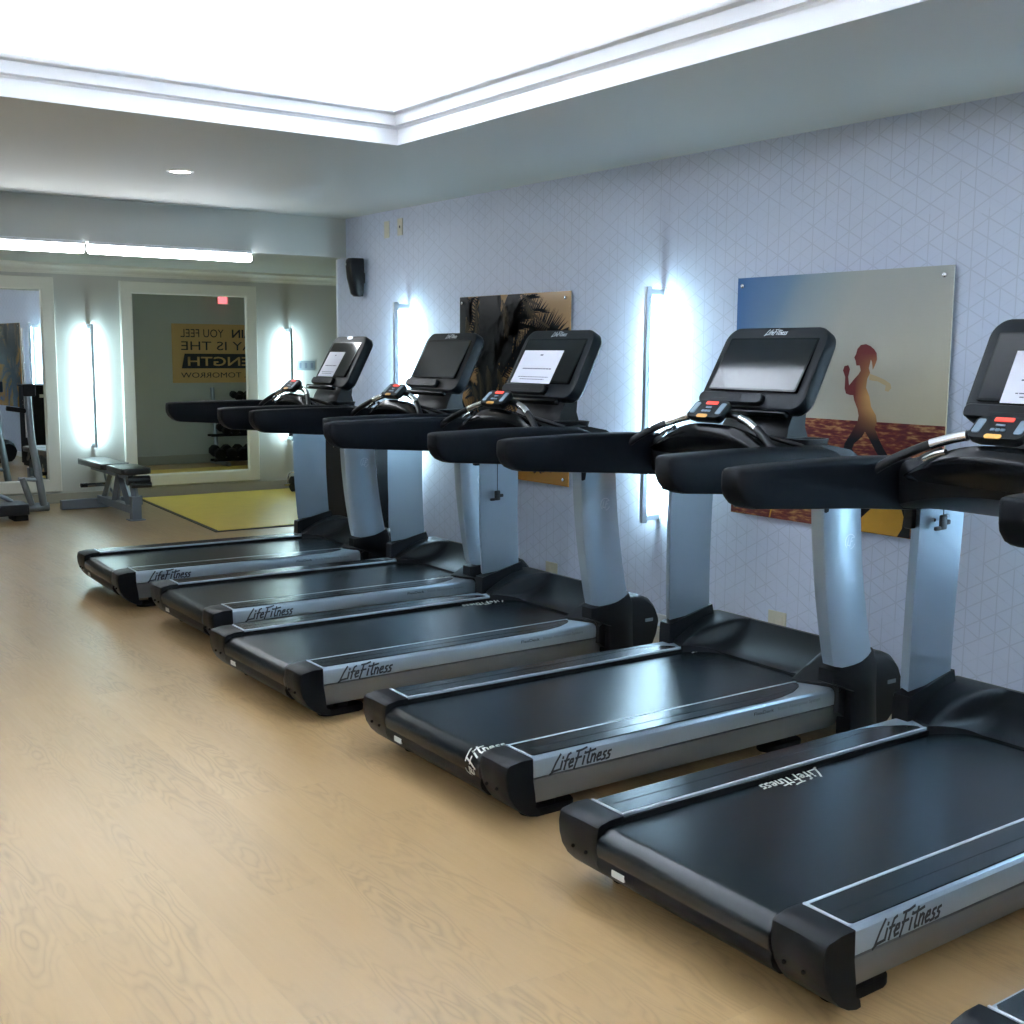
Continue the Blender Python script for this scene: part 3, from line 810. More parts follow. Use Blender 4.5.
def belt_logo(t, u, v, flip):
    """pale wordmark printed on the belt; wraps over the rear roller when u < -0.045"""
    def on(u_, v_):
        ur, r = -0.045, 0.0535; z = ZBELT+0.0008
        if u_ >= ur: return (u_, v_, z)
        a = (ur-u_)/r; return (ur-r*math.sin(a), v_, ZBELT-0.052+r*math.cos(a))
    bm = bmesh.new(); sz = 0.262/WORD_W
    if flip: wordmark(bm, lambda x, y: on(u-x, v-y), sz, w=0.13, fine=True)
    else: wordmark(bm, lambda x, y: on(u+x, v+y), sz, w=0.13, fine=True)
    belt = next(c for c in t.children if c.name.startswith('running_belt'))
    link_mesh('belt_lettering', bm, M['logo_light'], belt)

def lanyard(t, dz):
    v = side_u(0.085, True); u = 1.445
    bm = bmesh.new(); tube(bm, [(u, v, 1.00), (u, v, 0.905+dz)], 0.0018, 6); 
    o = link_mesh('lanyard_cord', bm, M['rubber'], t)
    bm = bmesh.new(); box(bm, u-0.017, u+0.017, v-0.007, v+0.007, 0.862+dz, 0.915+dz, 0, 0.006)
    box(bm, u-0.045, u-0.012, v-0.006, v+0.006, 0.861+dz, 0.876+dz, 0, 0.005); box(bm, u+0.012, u+0.038, v-0.006, v+0.006, 0.878+dz, 0.896+dz, 0, 0.005)
    link_mesh('safety_clip', bm, M['plastic'], o, 40)

GRP = 'treadmills in the row along the wall'
place = [
 (2.148, 6.766, -0.036, 'farthest treadmill of the row, domed narrow console with a white paper on its screen'),
 (2.216, 5.490, -0.012, 'treadmill second from the far end, dark blank screen left of the palm picture'),
 (2.090, 4.240, 0.006, 'treadmill in front of the palm picture, white paper covering the left of its screen'),
 (2.156, 2.897, -0.0113, 'treadmill with uncovered bright reflecting screen between bar light and runner picture'),
 (2.081, 1.583, -0.0051, 'nearest wholly visible treadmill belt, console cut off by the right edge of the photo'),
 (2.037, 0.291, 0.0, 'treadmill of which only one rear deck corner shows at the bottom right corner'),
]
wide = build_treadmill('wide'); domed = build_treadmill('domed')
mills = []
for i, (x, y, th, lab) in enumerate(place):
    if i == 0: o = domed
    elif i == 1: o = wide
    else: o = copy_tree(wide)
    o.location = (x, y, 0); o.rotation_euler = (0, 0, th)
    tag(o, lab, 'treadmill', GRP); mills.append(o)
belt_logo(mills[0], 1.36, 0.20, False)
belt_logo(mills[1], 1.235, 0.20, False)
belt_logo(mills[2], 1.45, 0.775, True)
belt_logo(mills[3], -0.225, 0.185, False); belt_logo(mills[3], 1.68, 0.785, True)
belt_logo(mills[4], 0.785, 0.775, True)
belt_logo(mills[5], 0.9, 0.775, True)
lanyard(mills[4], 0.05); lanyard(mills[2], -0.13)
# each console head stands at its own angle
HEAD = {0: (0.065, 0.0), 1: (0.030, 0.0), 2: (0.020, 0.0), 3: (-0.006, 1.6), 4: (-0.008, -3.0), 5: (0.0, 0.0)}
def head_matrix(i):
    du, a = HEAD[i]; P = Vector((1.40, 0.45, 1.30))
    return Matrix.Translation(P+Vector((du, 0, 0))) @ Matrix.Rotation(math.radians(a), 4, 'Y') @ Matrix.Translation(-P)
for i, t in enumerate(mills):
    for c in t.children:
        if c.name.split('.')[0] == 'console': c.matrix_basis = head_matrix(i)

# paper notices propped on three screens
def notice(mill, v0, v1, s1, dom, label):
    x, y, th, _ = place[mill]
    B0 = Vector((1.385, 0.4525, 1.292)); B1 = Vector((1.553, 0.4525, 1.618))
    if dom: B0 = Vector((1.374, 0.4525, 1.276)); B1 = Vector((1.553, 0.4525, 1.610))
    e2 = (B1-B0).normalized(); e3 = Vector((-e2.z, 0, e2.x))
    t = empty('paper_notice', (x, y, 0), th)
    tag(t, label, 'paper notice', 'paper notices on the treadmill screens')
    H = s1
    def g(a, b, q):   # a 0..1 from the left edge of the sheet to the right, b 0..1 up
        p = B0 + e2*(0.062+b*H) + e3*(0.0175-0.0085*b+q); return head_matrix(mill) @ Vector((p.x, v0+(v1-v0)*a, p.z))
    bm = bmesh.new()
    R = []
    for q in (0.0, 0.0004):
        R.append([[bm.verts.new(g(a/4, b/6, q)) for a in range(5)] for b in range(7)])
    for L_ in R:
        for b in range(6):
            for a in range(4): bm.faces.new((L_[b][a], L_[b][a+1], L_[b+1][a+1], L_[b+1][a]))
    link_mesh('sheet', bm, M['paper'], t)
    bm = bmesh.new()
    def bar(a0, a1, b, h):
        poly_face(bm, [g(a0, b-h, 0.0009), g(a1, b-h, 0.0009), g(a1, b+h, 0.0009), g(a0, b+h, 0.0009)])
    bar(0.46, 0.53, 0.86, 0.020)
    link_mesh('printed_logo', bm, M['ink'], t); bm = bmesh.new()
    x = 0.16
    while x < 0.86:
        w = random.uniform(0.03, 0.08); bar(x, min(0.88, x+w), 0.44, 0.016); x += w+0.012
    link_mesh('printed_text', bm, M['ink'], t)
    for bb in (0.19, 0.12):
        bm = bmesh.new()
        x = 0.14 if bb > 0.15 else 0.2
        e = 0.9 if bb > 0.15 else 0.82
        while x < e:
            w = random.uniform(0.03, 0.07); bar(x, min(e, x+w), bb, 0.010); x += w+0.012
        link_mesh('printed_text', bm, M['ink'], t)
notice(0, 0.640, 0.400, 0.190, True, 'white paper notice on the screen of the farthest treadmill')
notice(2, 0.672, 0.350, 0.186, False, 'white paper notice on the screen in front of the palm picture')
notice(4, 0.600, 0.290, 0.186, False, 'white paper notice on the console cut off by the right edge of the photo')

# ------------------------------------------------------------------ pictures on the wallpapered wall
def panel_base(y1, y0, z0, z1, label, name):
    """panel from y1 (left in the photo) to y0, face at x = XR-0.024"""
    t = empty(name, (XR-0.001, y1, z0)); t.rotation_euler = (0, 0, -PI/2)
    tag(t, label, 'picture', 'acrylic pictures on the wall')
    W, H = y1-y0, z1-z0
    for a, b in ((0.04, 0.04), (W-0.04, 0.04), (0.04, H-0.04), (W-0.04, H-0.04)):
        bm = bmesh.new(); n = 14
        loft(bm, [[(a+r*math.cos(k*2*PI/n), yy, b+r*math.sin(k*2*PI/n)) for k in range(n)] for r, yy in ((0.008, 0.0), (0.008, -0.0325), (0.011, -0.033), (0.011, -0.037), (0.007, -0.039))])
        link_mesh('standoff', bm, M['chrome'], t, 40)
    return t, W, H
# local axes: x to the right in the photo, y into the wall, z up

def runner_sky():
    S = bpy.data.materials.new('sunset_print'); S.use_nodes = True
    nt = S.node_tree; b = nt.nodes['Principled BSDF']; L = nt.links.new
    tc = nt.nodes.new('ShaderNodeTexCoord'); sp = nt.nodes.new('ShaderNodeSeparateXYZ'); L(tc.outputs['Object'], sp.inputs[0])
    X, Z = sp.outputs[0], sp.outputs[2]
    n = nt.nodes.new('ShaderNodeTexNoise'); n.inputs['Scale'].default_value = 1.6; L(tc.outputs['Object'], n.inputs['Vector'])
    def clamp01(x): 
        q = nt.nodes.new('ShaderNodeClamp'); L(x, q.inputs[0]); return q.outputs[0]
    # distance from the upper left corner drives blue -> pale
    d = mathn(nt, 'ADD', mathn(nt, 'MULTIPLY', X, 1.5), mathn(nt, 'MULTIPLY', mathn(nt, 'SUBTRACT', 1.18, Z), 0.95))
    d = mathn(nt, 'ADD', d, mathn(nt, 'MULTIPLY', mathn(nt, 'SUBTRACT', n.outputs['Fac'], 0.5), 0.35))
    c1 = mixc(nt, clamp01(d), (0.07, 0.17, 0.40), (0.24, 0.36, 0.43))
    c2 = mixc(nt, clamp01(mathn(nt, 'MULTIPLY', mathn(nt, 'SUBTRACT', d, 0.55), 1.6)), c1, (0.43, 0.46, 0.455))
    warm = mathn(nt, 'MULTIPLY', clamp01(mathn(nt, 'MULTIPLY', X, 0.85)), clamp01(mathn(nt, 'SUBTRACT', 1.55, mathn(nt, 'MULTIPLY', Z, 1.25))))
    c3 = mixc(nt, clamp01(warm), c2, (0.60, 0.54, 0.37))
    L(c3, b.inputs['Base Color']); b.inputs['Roughness'].default_value = 0.12
    return S
def sea_print():
    S = bpy.data.materials.new('sea_print'); S.use_nodes = True
    nt = S.node_tree; b = nt.nodes['Principled BSDF']; L = nt.links.new
    tc = nt.nodes.new('ShaderNodeTexCoord'); mp = nt.nodes.new('ShaderNodeMapping'); L(tc.outputs['Object'], mp.inputs[0])
    mp.inputs['Scale'].default_value = (1.0, 1.0, 4.5)
    n = nt.nodes.new('ShaderNodeTexNoise'); n.inputs['Scale'].default_value = 20; n.inputs['Detail'].default_value = 6; L(mp.outputs[0], n.inputs['Vector'])
    r = nt.nodes.new('ShaderNodeValToRGB'); L(n.outputs['Fac'], r.inputs[0])
    e = r.color_ramp.elements; e[0].position = 0.40; e[0].color = (0.12, 0.030, 0.034, 1); e[1].position = 0.70; e[1].color = (0.50, 0.26, 0.11, 1)
    m_ = e.new(0.52); m_.color = (0.20, 0.055, 0.040, 1)
    L(r.outputs[0], b.inputs['Base Color']); b.inputs['Roughness'].default_value = 0.15
    return S
def body_print():
    S = bpy.data.materials.new('runner_print'); S.use_nodes = True
    nt = S.node_tree; b = nt.nodes['Principled BSDF']; L = nt.links.new
    tc = nt.nodes.new('ShaderNodeTexCoord'); sp = nt.nodes.new('ShaderNodeSeparateXYZ'); L(tc.outputs['Object'], sp.inputs[0])
    X, Z = sp.outputs[0], sp.outputs[2]
    # warm rim on the back of the torso, dark front, near black legs
    q = mathn(nt, 'SUBTRACT', 1.0, mathn(nt, 'MULTIPLY', mathn(nt, 'ABSOLUTE', mathn(nt, 'SUBTRACT', Z, 0.61)), 5.0))
    g = mathn(nt, 'MULTIPLY', q, mathn(nt, 'MULTIPLY', mathn(nt, 'SUBTRACT', X, 0.745), 11.0))
    cl = nt.nodes.new('ShaderNodeClamp'); L(g, cl.inputs[0])
    lg = nt.nodes.new('ShaderNodeClamp'); L(mathn(nt, 'MULTIPLY', mathn(nt, 'SUBTRACT', 0.56, Z), 7.0), lg.inputs[0])
    c = mixc(nt, cl.outputs[0], (0.16, 0.035, 0.035), (0.72, 0.42, 0.16))
    c = mixc(nt, lg.outputs[0], c, (0.018, 0.018, 0.024))
    L(c, b.inputs['Base Color']); b.inputs['Roughness'].default_value = 0.15
    return S
# runner picture: left edge y=4.227, bottom z=.705
t, W, H = panel_base(4.222, 2.998, 0.705, 1.880, 'large square picture of a woman running on a beach at sunset', 'wall_picture')
ZO = 0.705
def fp(x, z, k=0): return (x, -0.0245-0.0006-0.0005*k, z-ZO)
bm = bmesh.new(); box(bm, 0, W, -0.0245, -0.0185, 0, H)
for f in bm.faces: f.material_index = 0
poly_face(bm, [fp(0.001, 1.210), fp(0.001, 0.706), fp(W-0.001, 0.706), fp(W-0.001, 1.208)], 1)
# wet sand glow and foreground
random.seed(3)
poly_face(bm, [fp(0.44, 1.045, 1), fp(0.60, 1.055, 1), fp(0.80, 1.045, 1), fp(1.0, 1.05, 1), fp(1.1, 1.03, 1), fp(1.22, 0.99, 1), fp(1.22, 0.93, 1), fp(0.9, 0.96, 1), fp(0.5, 0.99, 1), fp(0.30, 1.02, 1)], 2)
poly_face(bm, [fp(0.60, 0.90, 1), fp(0.86, 0.93, 1), fp(1.01, 0.90, 1), fp(1.040, 0.85, 1), fp(1.046, 0.799, 1), fp(1.038, 0.746, 1), fp(1.012, 0.708, 1), fp(0.66, 0.708, 1)], 3)
poly_face(bm, [fp(0.98, 0.93, 2), fp(1.05, 0.90, 2), fp(1.077, 0.839, 2), fp(1.075, 0.708, 2), fp(1.010, 0.708, 2), fp(1.033, 0.746, 2), fp(1.039, 0.799, 2), fp(1.022, 0.840, 2), fp(0.99, 0.88, 2)], 4)
poly_face(bm, [fp(0.28, 0.80, 2), fp(0.288, 0.80, 2), fp(0.268, 0.708, 2), fp(0.258, 0.708, 2)], 3)
body = [(0.75,1.533),(0.767,1.55),(0.796,1.554),(0.821,1.545),(0.84,1.532),(0.855,1.514),(0.859,1.486),(0.848,1.457),(0.838,1.440),(0.833,1.474),(0.826,1.485),(0.821,1.466),(0.817,1.447),(0.825,1.426),(0.811,1.399),(0.807,1.36),(0.827,1.322),(0.839,1.275),(0.867,1.238),(0.874,1.209),(0.864,1.18),(0.884,1.142),(0.915,1.096),(0.949,1.053),(0.99,1.00),(1.03,0.955),(1.045,0.935),(1.02,0.925),(0.98,0.955),(0.94,0.995),(0.901,1.043),(0.87,1.084),(0.838,1.13),(0.812,1.162),(0.796,1.137),(0.756,1.105),(0.745,1.08),(0.777,1.043),(0.80,1.00),(0.825,0.93),(0.85,0.86),(0.862,0.815),(0.835,0.79),(0.808,0.765),(0.80,0.80),(0.806,0.86),(0.79,0.93),(0.765,0.985),(0.749,1.021),(0.697,1.072),(0.701,1.102),(0.73,1.143),(0.768,1.204),(0.773,1.233),(0.765,1.262),(0.745,1.3),(0.738,1.324),(0.719,1.324),(0.697,1.33),(0.688,1.352),(0.688,1.406),(0.674,1.435),(0.682,1.455),(0.703,1.459),(0.713,1.441),(0.705,1.406),(0.712,1.368),(0.739,1.397),(0.762,1.419),(0.773,1.435),(0.767,1.458),(0.748,1.458),(0.742,1.48),(0.734,1.494),(0.743,1.509)]
poly_face(bm, [fp(x, z, 3) for x, z in body], 5)
arm = [(0.821,1.423),(0.868,1.41),(0.903,1.398),(0.935,1.381),(0.943,1.362),(0.927,1.345),(0.908,1.349),(0.912,1.371),(0.869,1.389),(0.822,1.394)]
poly_face(bm, [fp(x, z, 3) for x, z in arm], 6)
prints = [runner_sky(), sea_print(), mat('foam_print', (0.52, 0.34, 0.19), 0.2, var=0.4, vscale=12), mat('gold_sand_print', (0.60, 0.32, 0.04), 0.2, var=0.25, vscale=5), mat('shadow_print', (0.03, 0.025, 0.025), 0.2), body_print(), mat('warm_arm_print', (0.55, 0.43, 0.25), 0.2)]
link_mesh('print_panel', bm, prints, t)

# palm picture: left edge y = 6.769
t, W, H = panel_base(6.769, 5.567, 0.703, 1.872, 'square picture of a dark palm tree against a golden sky', 'wall_picture')
ZO = 0.703
bm = bmesh.new(); box(bm, 0, W, -0.0245, -0.0185, 0, H)
def ztop(x): return 1.871
def clipP(pts):
    return [(min(max(x, 0.001), W-0.001), min(max(z, 0.704), 1.871)) for x, z in pts]
def pl(pts, mi, k): poly_face(bm, [fp(x, z, k) for x, z in clipP(pts)], mi)
# trunk with ragged sides
tr = []
for k in range(30):
    z = 1.871-1.167*k/29; c = 0.36-0.05*(k/29)
    tr.append((c+0.13*(1-0.2*k/29)+random.uniform(-.02, .02), z))
tl = [(c_[0]-0.27+0.06*(i/29)+random.uniform(-.02, .02), c_[1]) for i, c_ in enumerate(tr)]
pl(tr+tl[::-1], 1, 1)
def frond(x0, z0, ang, ln, spread, n, mi=1, k=2, droop=0.25, wd=0.008):
    # spine with leaflets
    sp_ = []
    for i in range(n+1):
        s = i/n; a = ang - droop*s*s*2
        sp_.append((x0+ln*s*math.cos(a), z0+ln*s*math.sin(a), a))
    for (xa, za, aa), (xb, zb, ab) in zip(sp_, sp_[1:]):
        nx, nz = -math.sin(aa)*0.007, math.cos(aa)*0.007
        pl([(xa+nx, za+nz), (xa-nx, za-nz), (xb-nx, zb-nz), (xb+nx, zb+nz)], mi, k)
    for i, (x, z, a) in enumerate(sp_[1:]):
        s = (i+1)/n; L_ = spread*(0.55+0.6*math.sin(PI*min(1, s*0.9)))
        for sg in (-1, 1):
            b = a+sg*(0.95-0.55*s)+random.uniform(-.1, .1)
            px, pz = x+L_*math.cos(b), z+L_*math.sin(b)-0.02
            q = (-math.sin(b)*wd, math.cos(b)*wd)
            pl([(x+q[0], z+q[1]), (x-q[0], z-q[1]), (px, pz)], mi, k)
# large fans, each anchored on the crown
for x0, z0, ang, ln, spd in ((0.62, 1.72, 1.05, 0.24, 0.13), (0.60, 1.60, 0.95, 0.36, 0.13), (0.66, 1.50, 0.75, 0.45, 0.15), (0.72, 1.56, 0.62, 0.42, 0.14),
      (0.45, 1.45, 1.2, 0.42, 0.14), (0.45, 1.5, 0.9, 0.4, 0.12), (0.50, 1.35, 0.75, 0.40, 0.13), (0.45, 1.25, 0.35, 0.35, 0.13),
      (0.30, 1.35, 2.4, 0.34, 0.11), (0.25, 1.25, 2.9, 0.28, 0.10), (0.30, 1.5, 2.2, 0.40, 0.12), (0.14, 1.7, 1.9, 0.16, 0.08),
      (0.40, 1.15, -0.2, 0.42, 0.13), (0.40, 1.05, -0.6, 0.40, 0.12), (0.28, 1.1, 3.3, 0.26, 0.10), (0.5, 1.2, 0.05, 0.5, 0.12), (0.9, 0.78, 0.7, 0.10, 0.05), (0.88, 0.77, 2.2, 0.08, 0.04)):
    frond(x0, z0, ang, ln, spd, 22)
pl([(0.001, 1.871), (0.10, 1.871), (0.12, 1.75), (0.10, 1.60), (0.03, 1.50), (0.001, 1.56)], 1, 1)
pl([(0.56, 1.871), (0.70, 1.871), (0.66, 1.76), (0.63, 1.62), (0.60, 1.46), (0.48, 1.36), (0.44, 1.7)], 1, 1)
pl([(0.63, 1.50), (0.80, 1.66), (0.95, 1.60), (1.19, 1.66), (1.15, 1.50), (0.95, 1.30), (0.6, 1.28)], 1, 1)
for k in range(46):
    x0, z0 = random.uniform(0.02, 0.66), random.uniform(1.0, 1.86)
    frond(x0, z0, random.uniform(0.2, 2.9) if random.random() < 0.5 else random.uniform(-1.9, -1.2), random.uniform(0.10, 0.22), random.uniform(0.04, 0.09), 9, 1, 2, 0.2, 0.005)
# olive highlights on nearer leaves
for x0, z0, ang, ln in ((0.19, 1.84, -1.4, 0.22), (0.50, 1.84, -1.2, 0.2), (0.88, 1.80, 2.9, 0.2), (1.0, 1.66, 2.8, 0.2), (0.08, 1.74, -1.3, 0.16), (0.22, 1.4, -1.2, 0.2), (0.15, 1.30, -0.9, 0.12), (0.33, 1.42, -1.3, 0.14), (0.45, 1.4, -1.0, 0.12), (0.72, 1.83, -0.6, 0.14)):
    frond(x0, z0, ang, ln, 0.06, 12, 2, 3, 0.1, 0.004)
gold = bpy.data.materials.new('golden_sky_print'); gold.use_nodes = True
nt = gold.node_tree; b_ = nt.nodes['Principled BSDF']
tc = nt.nodes.new('ShaderNodeTexCoord'); sp = nt.nodes.new('ShaderNodeSeparateXYZ'); nt.links.new(tc.outputs['Object'], sp.inputs[0])
cr = nt.nodes.new('ShaderNodeValToRGB'); nt.links.new(sp.outputs[2], cr.inputs[0])
cr.color_ramp.elements[0].color = (0.46, 0.20, 0.03, 1); cr.color_ramp.elements[1].color = (0.40, 0.25, 0.12, 1)
nt.links.new(cr.outputs[0], b_.inputs['Base Color']); b_.inputs['Roughness'].default_value = 0.15
link_mesh('print_panel', bm, [gold, mat('palm_print', (0.003, 0.003, 0.004), 0.3, spec=0.12), mat('olive_leaf_print', (0.085, 0.06, 0.03), 0.3, spec=0.12)], t)

# ------------------------------------------------------------------ small fittings on the walls
t = empty('wall_speaker', (XR, 8.16, 1.925)); t.rotation_euler = (0, 0, -PI/2)
tag(t, 'small black loudspeaker high at the left end of the wallpapered wall', 'speaker')
bm = bmesh.new()
R_ = []
for z, w, d in ((0.0, 0.040, 0.050), (0.02, 0.048, 0.075), (0.14, 0.058, 0.105), (0.24, 0.062, 0.115), (0.275, 0.059, 0.11), (0.285, 0.05, 0.10)):
    R_.append([(-w, -0.03, z), (-w, -0.03-d*0.6, z), (-w*0.75, -0.03-d*0.9, z), (0, -0.03-d, z), (w*0.75, -0.03-d*0.9, z), (w, -0.03-d*0.6, z), (w, -0.03, z)])
loft(bm, R_); link_mesh('cabinet', bm, M['speaker'], t, 40)
bm = bmesh.new(); box(bm, -0.02, 0.02, -0.035, -0.0005, 0.10, 0.18, 0, 0.003); link_mesh('wall_bracket', bm, M['speaker'], t)
bm = bmesh.new(); prism(bm, [(0.014*math.cos(a), 0.009*math.sin(a)) for a in [2*PI*i/16 for i in range(16)]], lambda a, b, q: (-0.030+a, -0.141-q, 0.240+b), -0.004, 0.004)
link_mesh('badge', bm, M['logo_silver'], t)

def wall_plate(name, x, y, z, w, h, wall, m, label, cat, slots, group=None):
    t = empty(name, (x, y, z)); t.rotation_euler = (0, 0, 0 if wall == 'back' else -PI/2)
    tag(t, label, cat, group)
    bm = bmesh.new(); box(bm, -w/2, w/2, -0.007, -0.0005, -h/2, h/2, 0, 0.002); link_mesh('plate', bm, m, t)
    for cx, cz, sw, sh, mm in slots:
        bm = bmesh.new(); box(bm, cx-sw/2, cx+sw/2, -0.0095, -0.006, cz-sh/2, cz+sh/2, 0, 0.001)
        link_mesh('insert', bm, mm, t)
wall_plate('wall_outlet', XR, 5.75, 0.155, 0.115, 0.115, 'right', M['plate'], 'almond wall outlet near the floor left, beyond the treadmill with the palm picture', 'outlet', [(-0.025, 0, 0.03, 0.07, M['plate']), (0.025, 0, 0.03, 0.07, M['plate'])], 'wall outlets')
wall_plate('wall_outlet', XR, 3.905, 0.182, 0.115, 0.115, 'right', M['plate'], 'almond wall outlet near the floor beyond the treadmill with the bright screen', 'outlet', [(-0.025, 0, 0.03, 0.07, M['plate']), (0.025, 0, 0.03, 0.07, M['plate'])], 'wall outlets')
wall_plate('wall_plate', XR, 7.795, 2.40, 0.07, 0.12, 'right', M['plate'], 'left one of the two almond blank plates high on the wallpapered wall', 'wall plate', [], 'high wall plates')
wall_plate('wall_plate', XR, 7.60, 2.405, 0.07, 0.12, 'right', M['plate'], 'right one of the two almond plates, with a dark socket in it', 'wall plate', [(0, 0, 0.014, 0.018, M['black_ink'])], 'high wall plates')
wall_plate('switch_plate', 5.79, YB, 1.352, 0.22, 0.105, 'back', M['greyplate'], 'wide grey switch plate on the back wall behind the farthest treadmill console', 'switch', [(-0.07, 0, 0.03, 0.06, M['steelgrey']), (0, 0, 0.03, 0.06, M['steelgrey']), (0.07, 0, 0.03, 0.06, M['steelgrey'])])

# ------------------------------------------------------------------ sign, exit sign and dumbbell rack in the alcove (seen in the mirror)
# the alcove wall faces +y; reading runs toward -x
YA = YE+0.012
t = empty('slogan_sign', (5.49, YA, 1.08))
tag(t, 'mustard sign with black slogan lettering, seen reflected in the larger mirror', 'sign')
bm = bmesh.new(); box(bm, 0, 1.92, 0.0005, 0.016, 0, 0.782, 0, 0.004); brd = link_mesh('board', bm, M['gold_board'], t)
def sx(x, y, d=0.0168): return (x, d, y)
bm = bmesh.new()
text_mesh(bm, 'YOU FEEL', lambda x, y: sx(0.118-x, y+0.607), 0.108, 0.600, align='R')
text_mesh(bm, 'THE PAIN', lambda x, y: sx(0.835-x, y+0.607), 0.108, 0.76, align='R', bold=0.022)
text_mesh(bm, 'TODAY IS THE', lambda x, y: sx(0.122-x, y+0.436), 0.117, 1.52, align='R')
poly_face(bm, [sx(0.167, 0.388), sx(1.76, 0.388), sx(1.80, 0.193), sx(0.123, 0.193)])
text_mesh(bm, 'YOU FEEL TOMORROW', lambda x, y: sx(0.110-x, y+0.069), 0.070, 1.50, align='R')
link_mesh('lettering', bm, M['black_ink'], brd)
bm = bmesh.new(); text_mesh(bm, 'STRENGTH', lambda x, y: sx(0.209-x, y+0.229, 0.0174), 0.118, 1.33, align='R', bold=0.012)
link_mesh('lettering', bm, M['gold_board'], brd)
t = empty('exit_sign', (6.187, YA, 2.135)); tag(t, 'small lit red sign near the top of the larger mirror', 'exit sign')
bm = bmesh.new(); box(bm, -0.062, 0.062, 0.05, 0.075, 0, 0.115, 0, 0.008); link_mesh('lit_face', bm, M['exit_red'], t)
bm = bmesh.new(); box(bm, -0.075, 0.11, 0.0005, 0.05, -0.008, 0.12, 0, 0.008); link_mesh('housing', bm, M['oldwall'], t)

t = empty('dumbbell_rack', (6.70, 9.02, 0)); tag(t, 'silver dumbbell rack seen reflected in the larger mirror', 'rack')
SH = [(0.10, 0.18), (0.42, 0.10), (0.86, 0.03)]
for sx_ in (-0.74, 0.0, 0.74):
    bm = bmesh.new(); tube(bm, [(sx_, -0.10, 0.0), (sx_, -0.22, 1.02)], 0.028, 12)
    tube(bm, [(sx_, 0.30, 0.03), (sx_, -0.30, 0.03)], 0.03, 12)
    link_mesh('post', bm, M['steeltube'], t, 40)
for z, y in SH:
    for dy in (0.01, 0.13):
        bm = bmesh.new(); box(bm, -0.92, 0.80, y-0.02+dy-0.06, y+0.02+dy-0.06, z-0.03+0.03*(dy == 0), z+0.03*(dy == 0), 0, 0.004)
        link_mesh('shelf_rail', bm, M['rubber'], t)
def dumbbell(r):
    t = empty('dumbbell', (0, 0, 0))
    for s in (-1, 1):
        bm = bmesh.new()
        loft(bm, [[(k*r*math.cos(a), s*yy, k*r*math.sin(a)) for a in [PI/8+2*PI*i/8 for i in range(8)]] for k, yy in ((0.8, 0.05), (1, 0.06), (1, 0.125), (0.8, 0.135))])
        link_mesh('weight', bm, M['rubber'], t)
    bm = bmesh.new(); tube(bm, [(0, -0.06, 0), (0, 0.06, 0)], 0.015, 10); link_mesh('handle', bm, M['chrome'], t, 40)
    return t
names = ['lowest', 'middle', 'top']
ORD = ['first', 'second', 'third', 'fourth', 'fifth', 'sixth', 'seventh', 'eighth', 'ninth', 'tenth', 'eleventh', 'twelfth', 'thirteenth']
first = {}
for k, (z, y) in enumerate(SH):
    r = (0.078, 0.058, 0.048)[k]
    for i in range((6, 5, 4)[k]):
        if (k, 'p') not in first: d = dumbbell(r); first[(k, 'p')] = d
        else: d = copy_tree(first[(k, 'p')])
        xx = (5.86, 5.985, 6.20)[k] + (0.160, 0.122, 0.102)[k]*i
        d.location = (xx, 9.02+y-0.02, z+r+0.004); d.rotation_euler = (-0.18, 0, 0)
        tag(d, 'black dumbbell, %s from the left in the %s row of the rack in the mirror' % (ORD[i], names[k]), 'dumbbell', 'dumbbells in the %s row of the rack' % names[k])

# ------------------------------------------------------------------ yellow mat
t = empty('exercise_mat', (3.66, 9.37, 0)); tag(t, 'large flat yellow exercise mat on the floor before the back wall', 'exercise mat')
q = [(0.035, 0.028), (0.215, 2.57), (3.3, 2.57), (3.3, 0.0)]
q2 = [(0.0, 0.0), (0.19, 2.60), (3.34, 2.60), (3.34, -0.03)]
bm = bmesh.new(); prism(bm, q, lambda a, b, z: (a, b, z), 0.004, 0.012); link_mesh('foam', bm, M['mat_yellow'], t)
bm = bmesh.new(); prism(bm, q2, lambda a, b, z: (a, b, z), 0.0, 0.008); link_mesh('border', bm, M['mat_edge'], t)

# small chrome-and-black roller at the wall behind the farthest treadmill
t = empty('exercise_roller', (5.42, 11.60, 0.012)); tag(t, 'small black and chrome roller standing at the edge of the yellow mat', 'exercise roller')
bm = bmesh.new(); n = 24
loft(bm, [[(x, r*math.cos(2*PI*i/n), 0.085+r*math.sin(2*PI*i/n)) for i in range(n)] for x, r in ((-0.03, 0.055), (-0.025, 0.083), (0.025, 0.083), (0.03, 0.055))])
link_mesh('wheel', bm, M['rubber'], t, 40)
bm = bmesh.new(); tube(bm, [(-0.11, 0, 0.085), (0.11, 0, 0.085)], 0.013, 10); link_mesh('axle', bm, M['chrome'], t, 40)
bm = bmesh.new(); tube(bm, smooth_path([(-0.08, 0, 0.085), (-0.06, 0, 0.19), (0, 0, 0.215), (0.06, 0, 0.19), (0.08, 0, 0.085)], 5), 0.008, 8); link_mesh('frame', bm, M['chrome'], t, 40)

# ------------------------------------------------------------------ adjustable bench
t = empty('weight_bench', (3.34, 10.40, 0), 0.0); tag(t, 'adjustable weight bench with black pads and grey frame between the mirrors', 'bench')
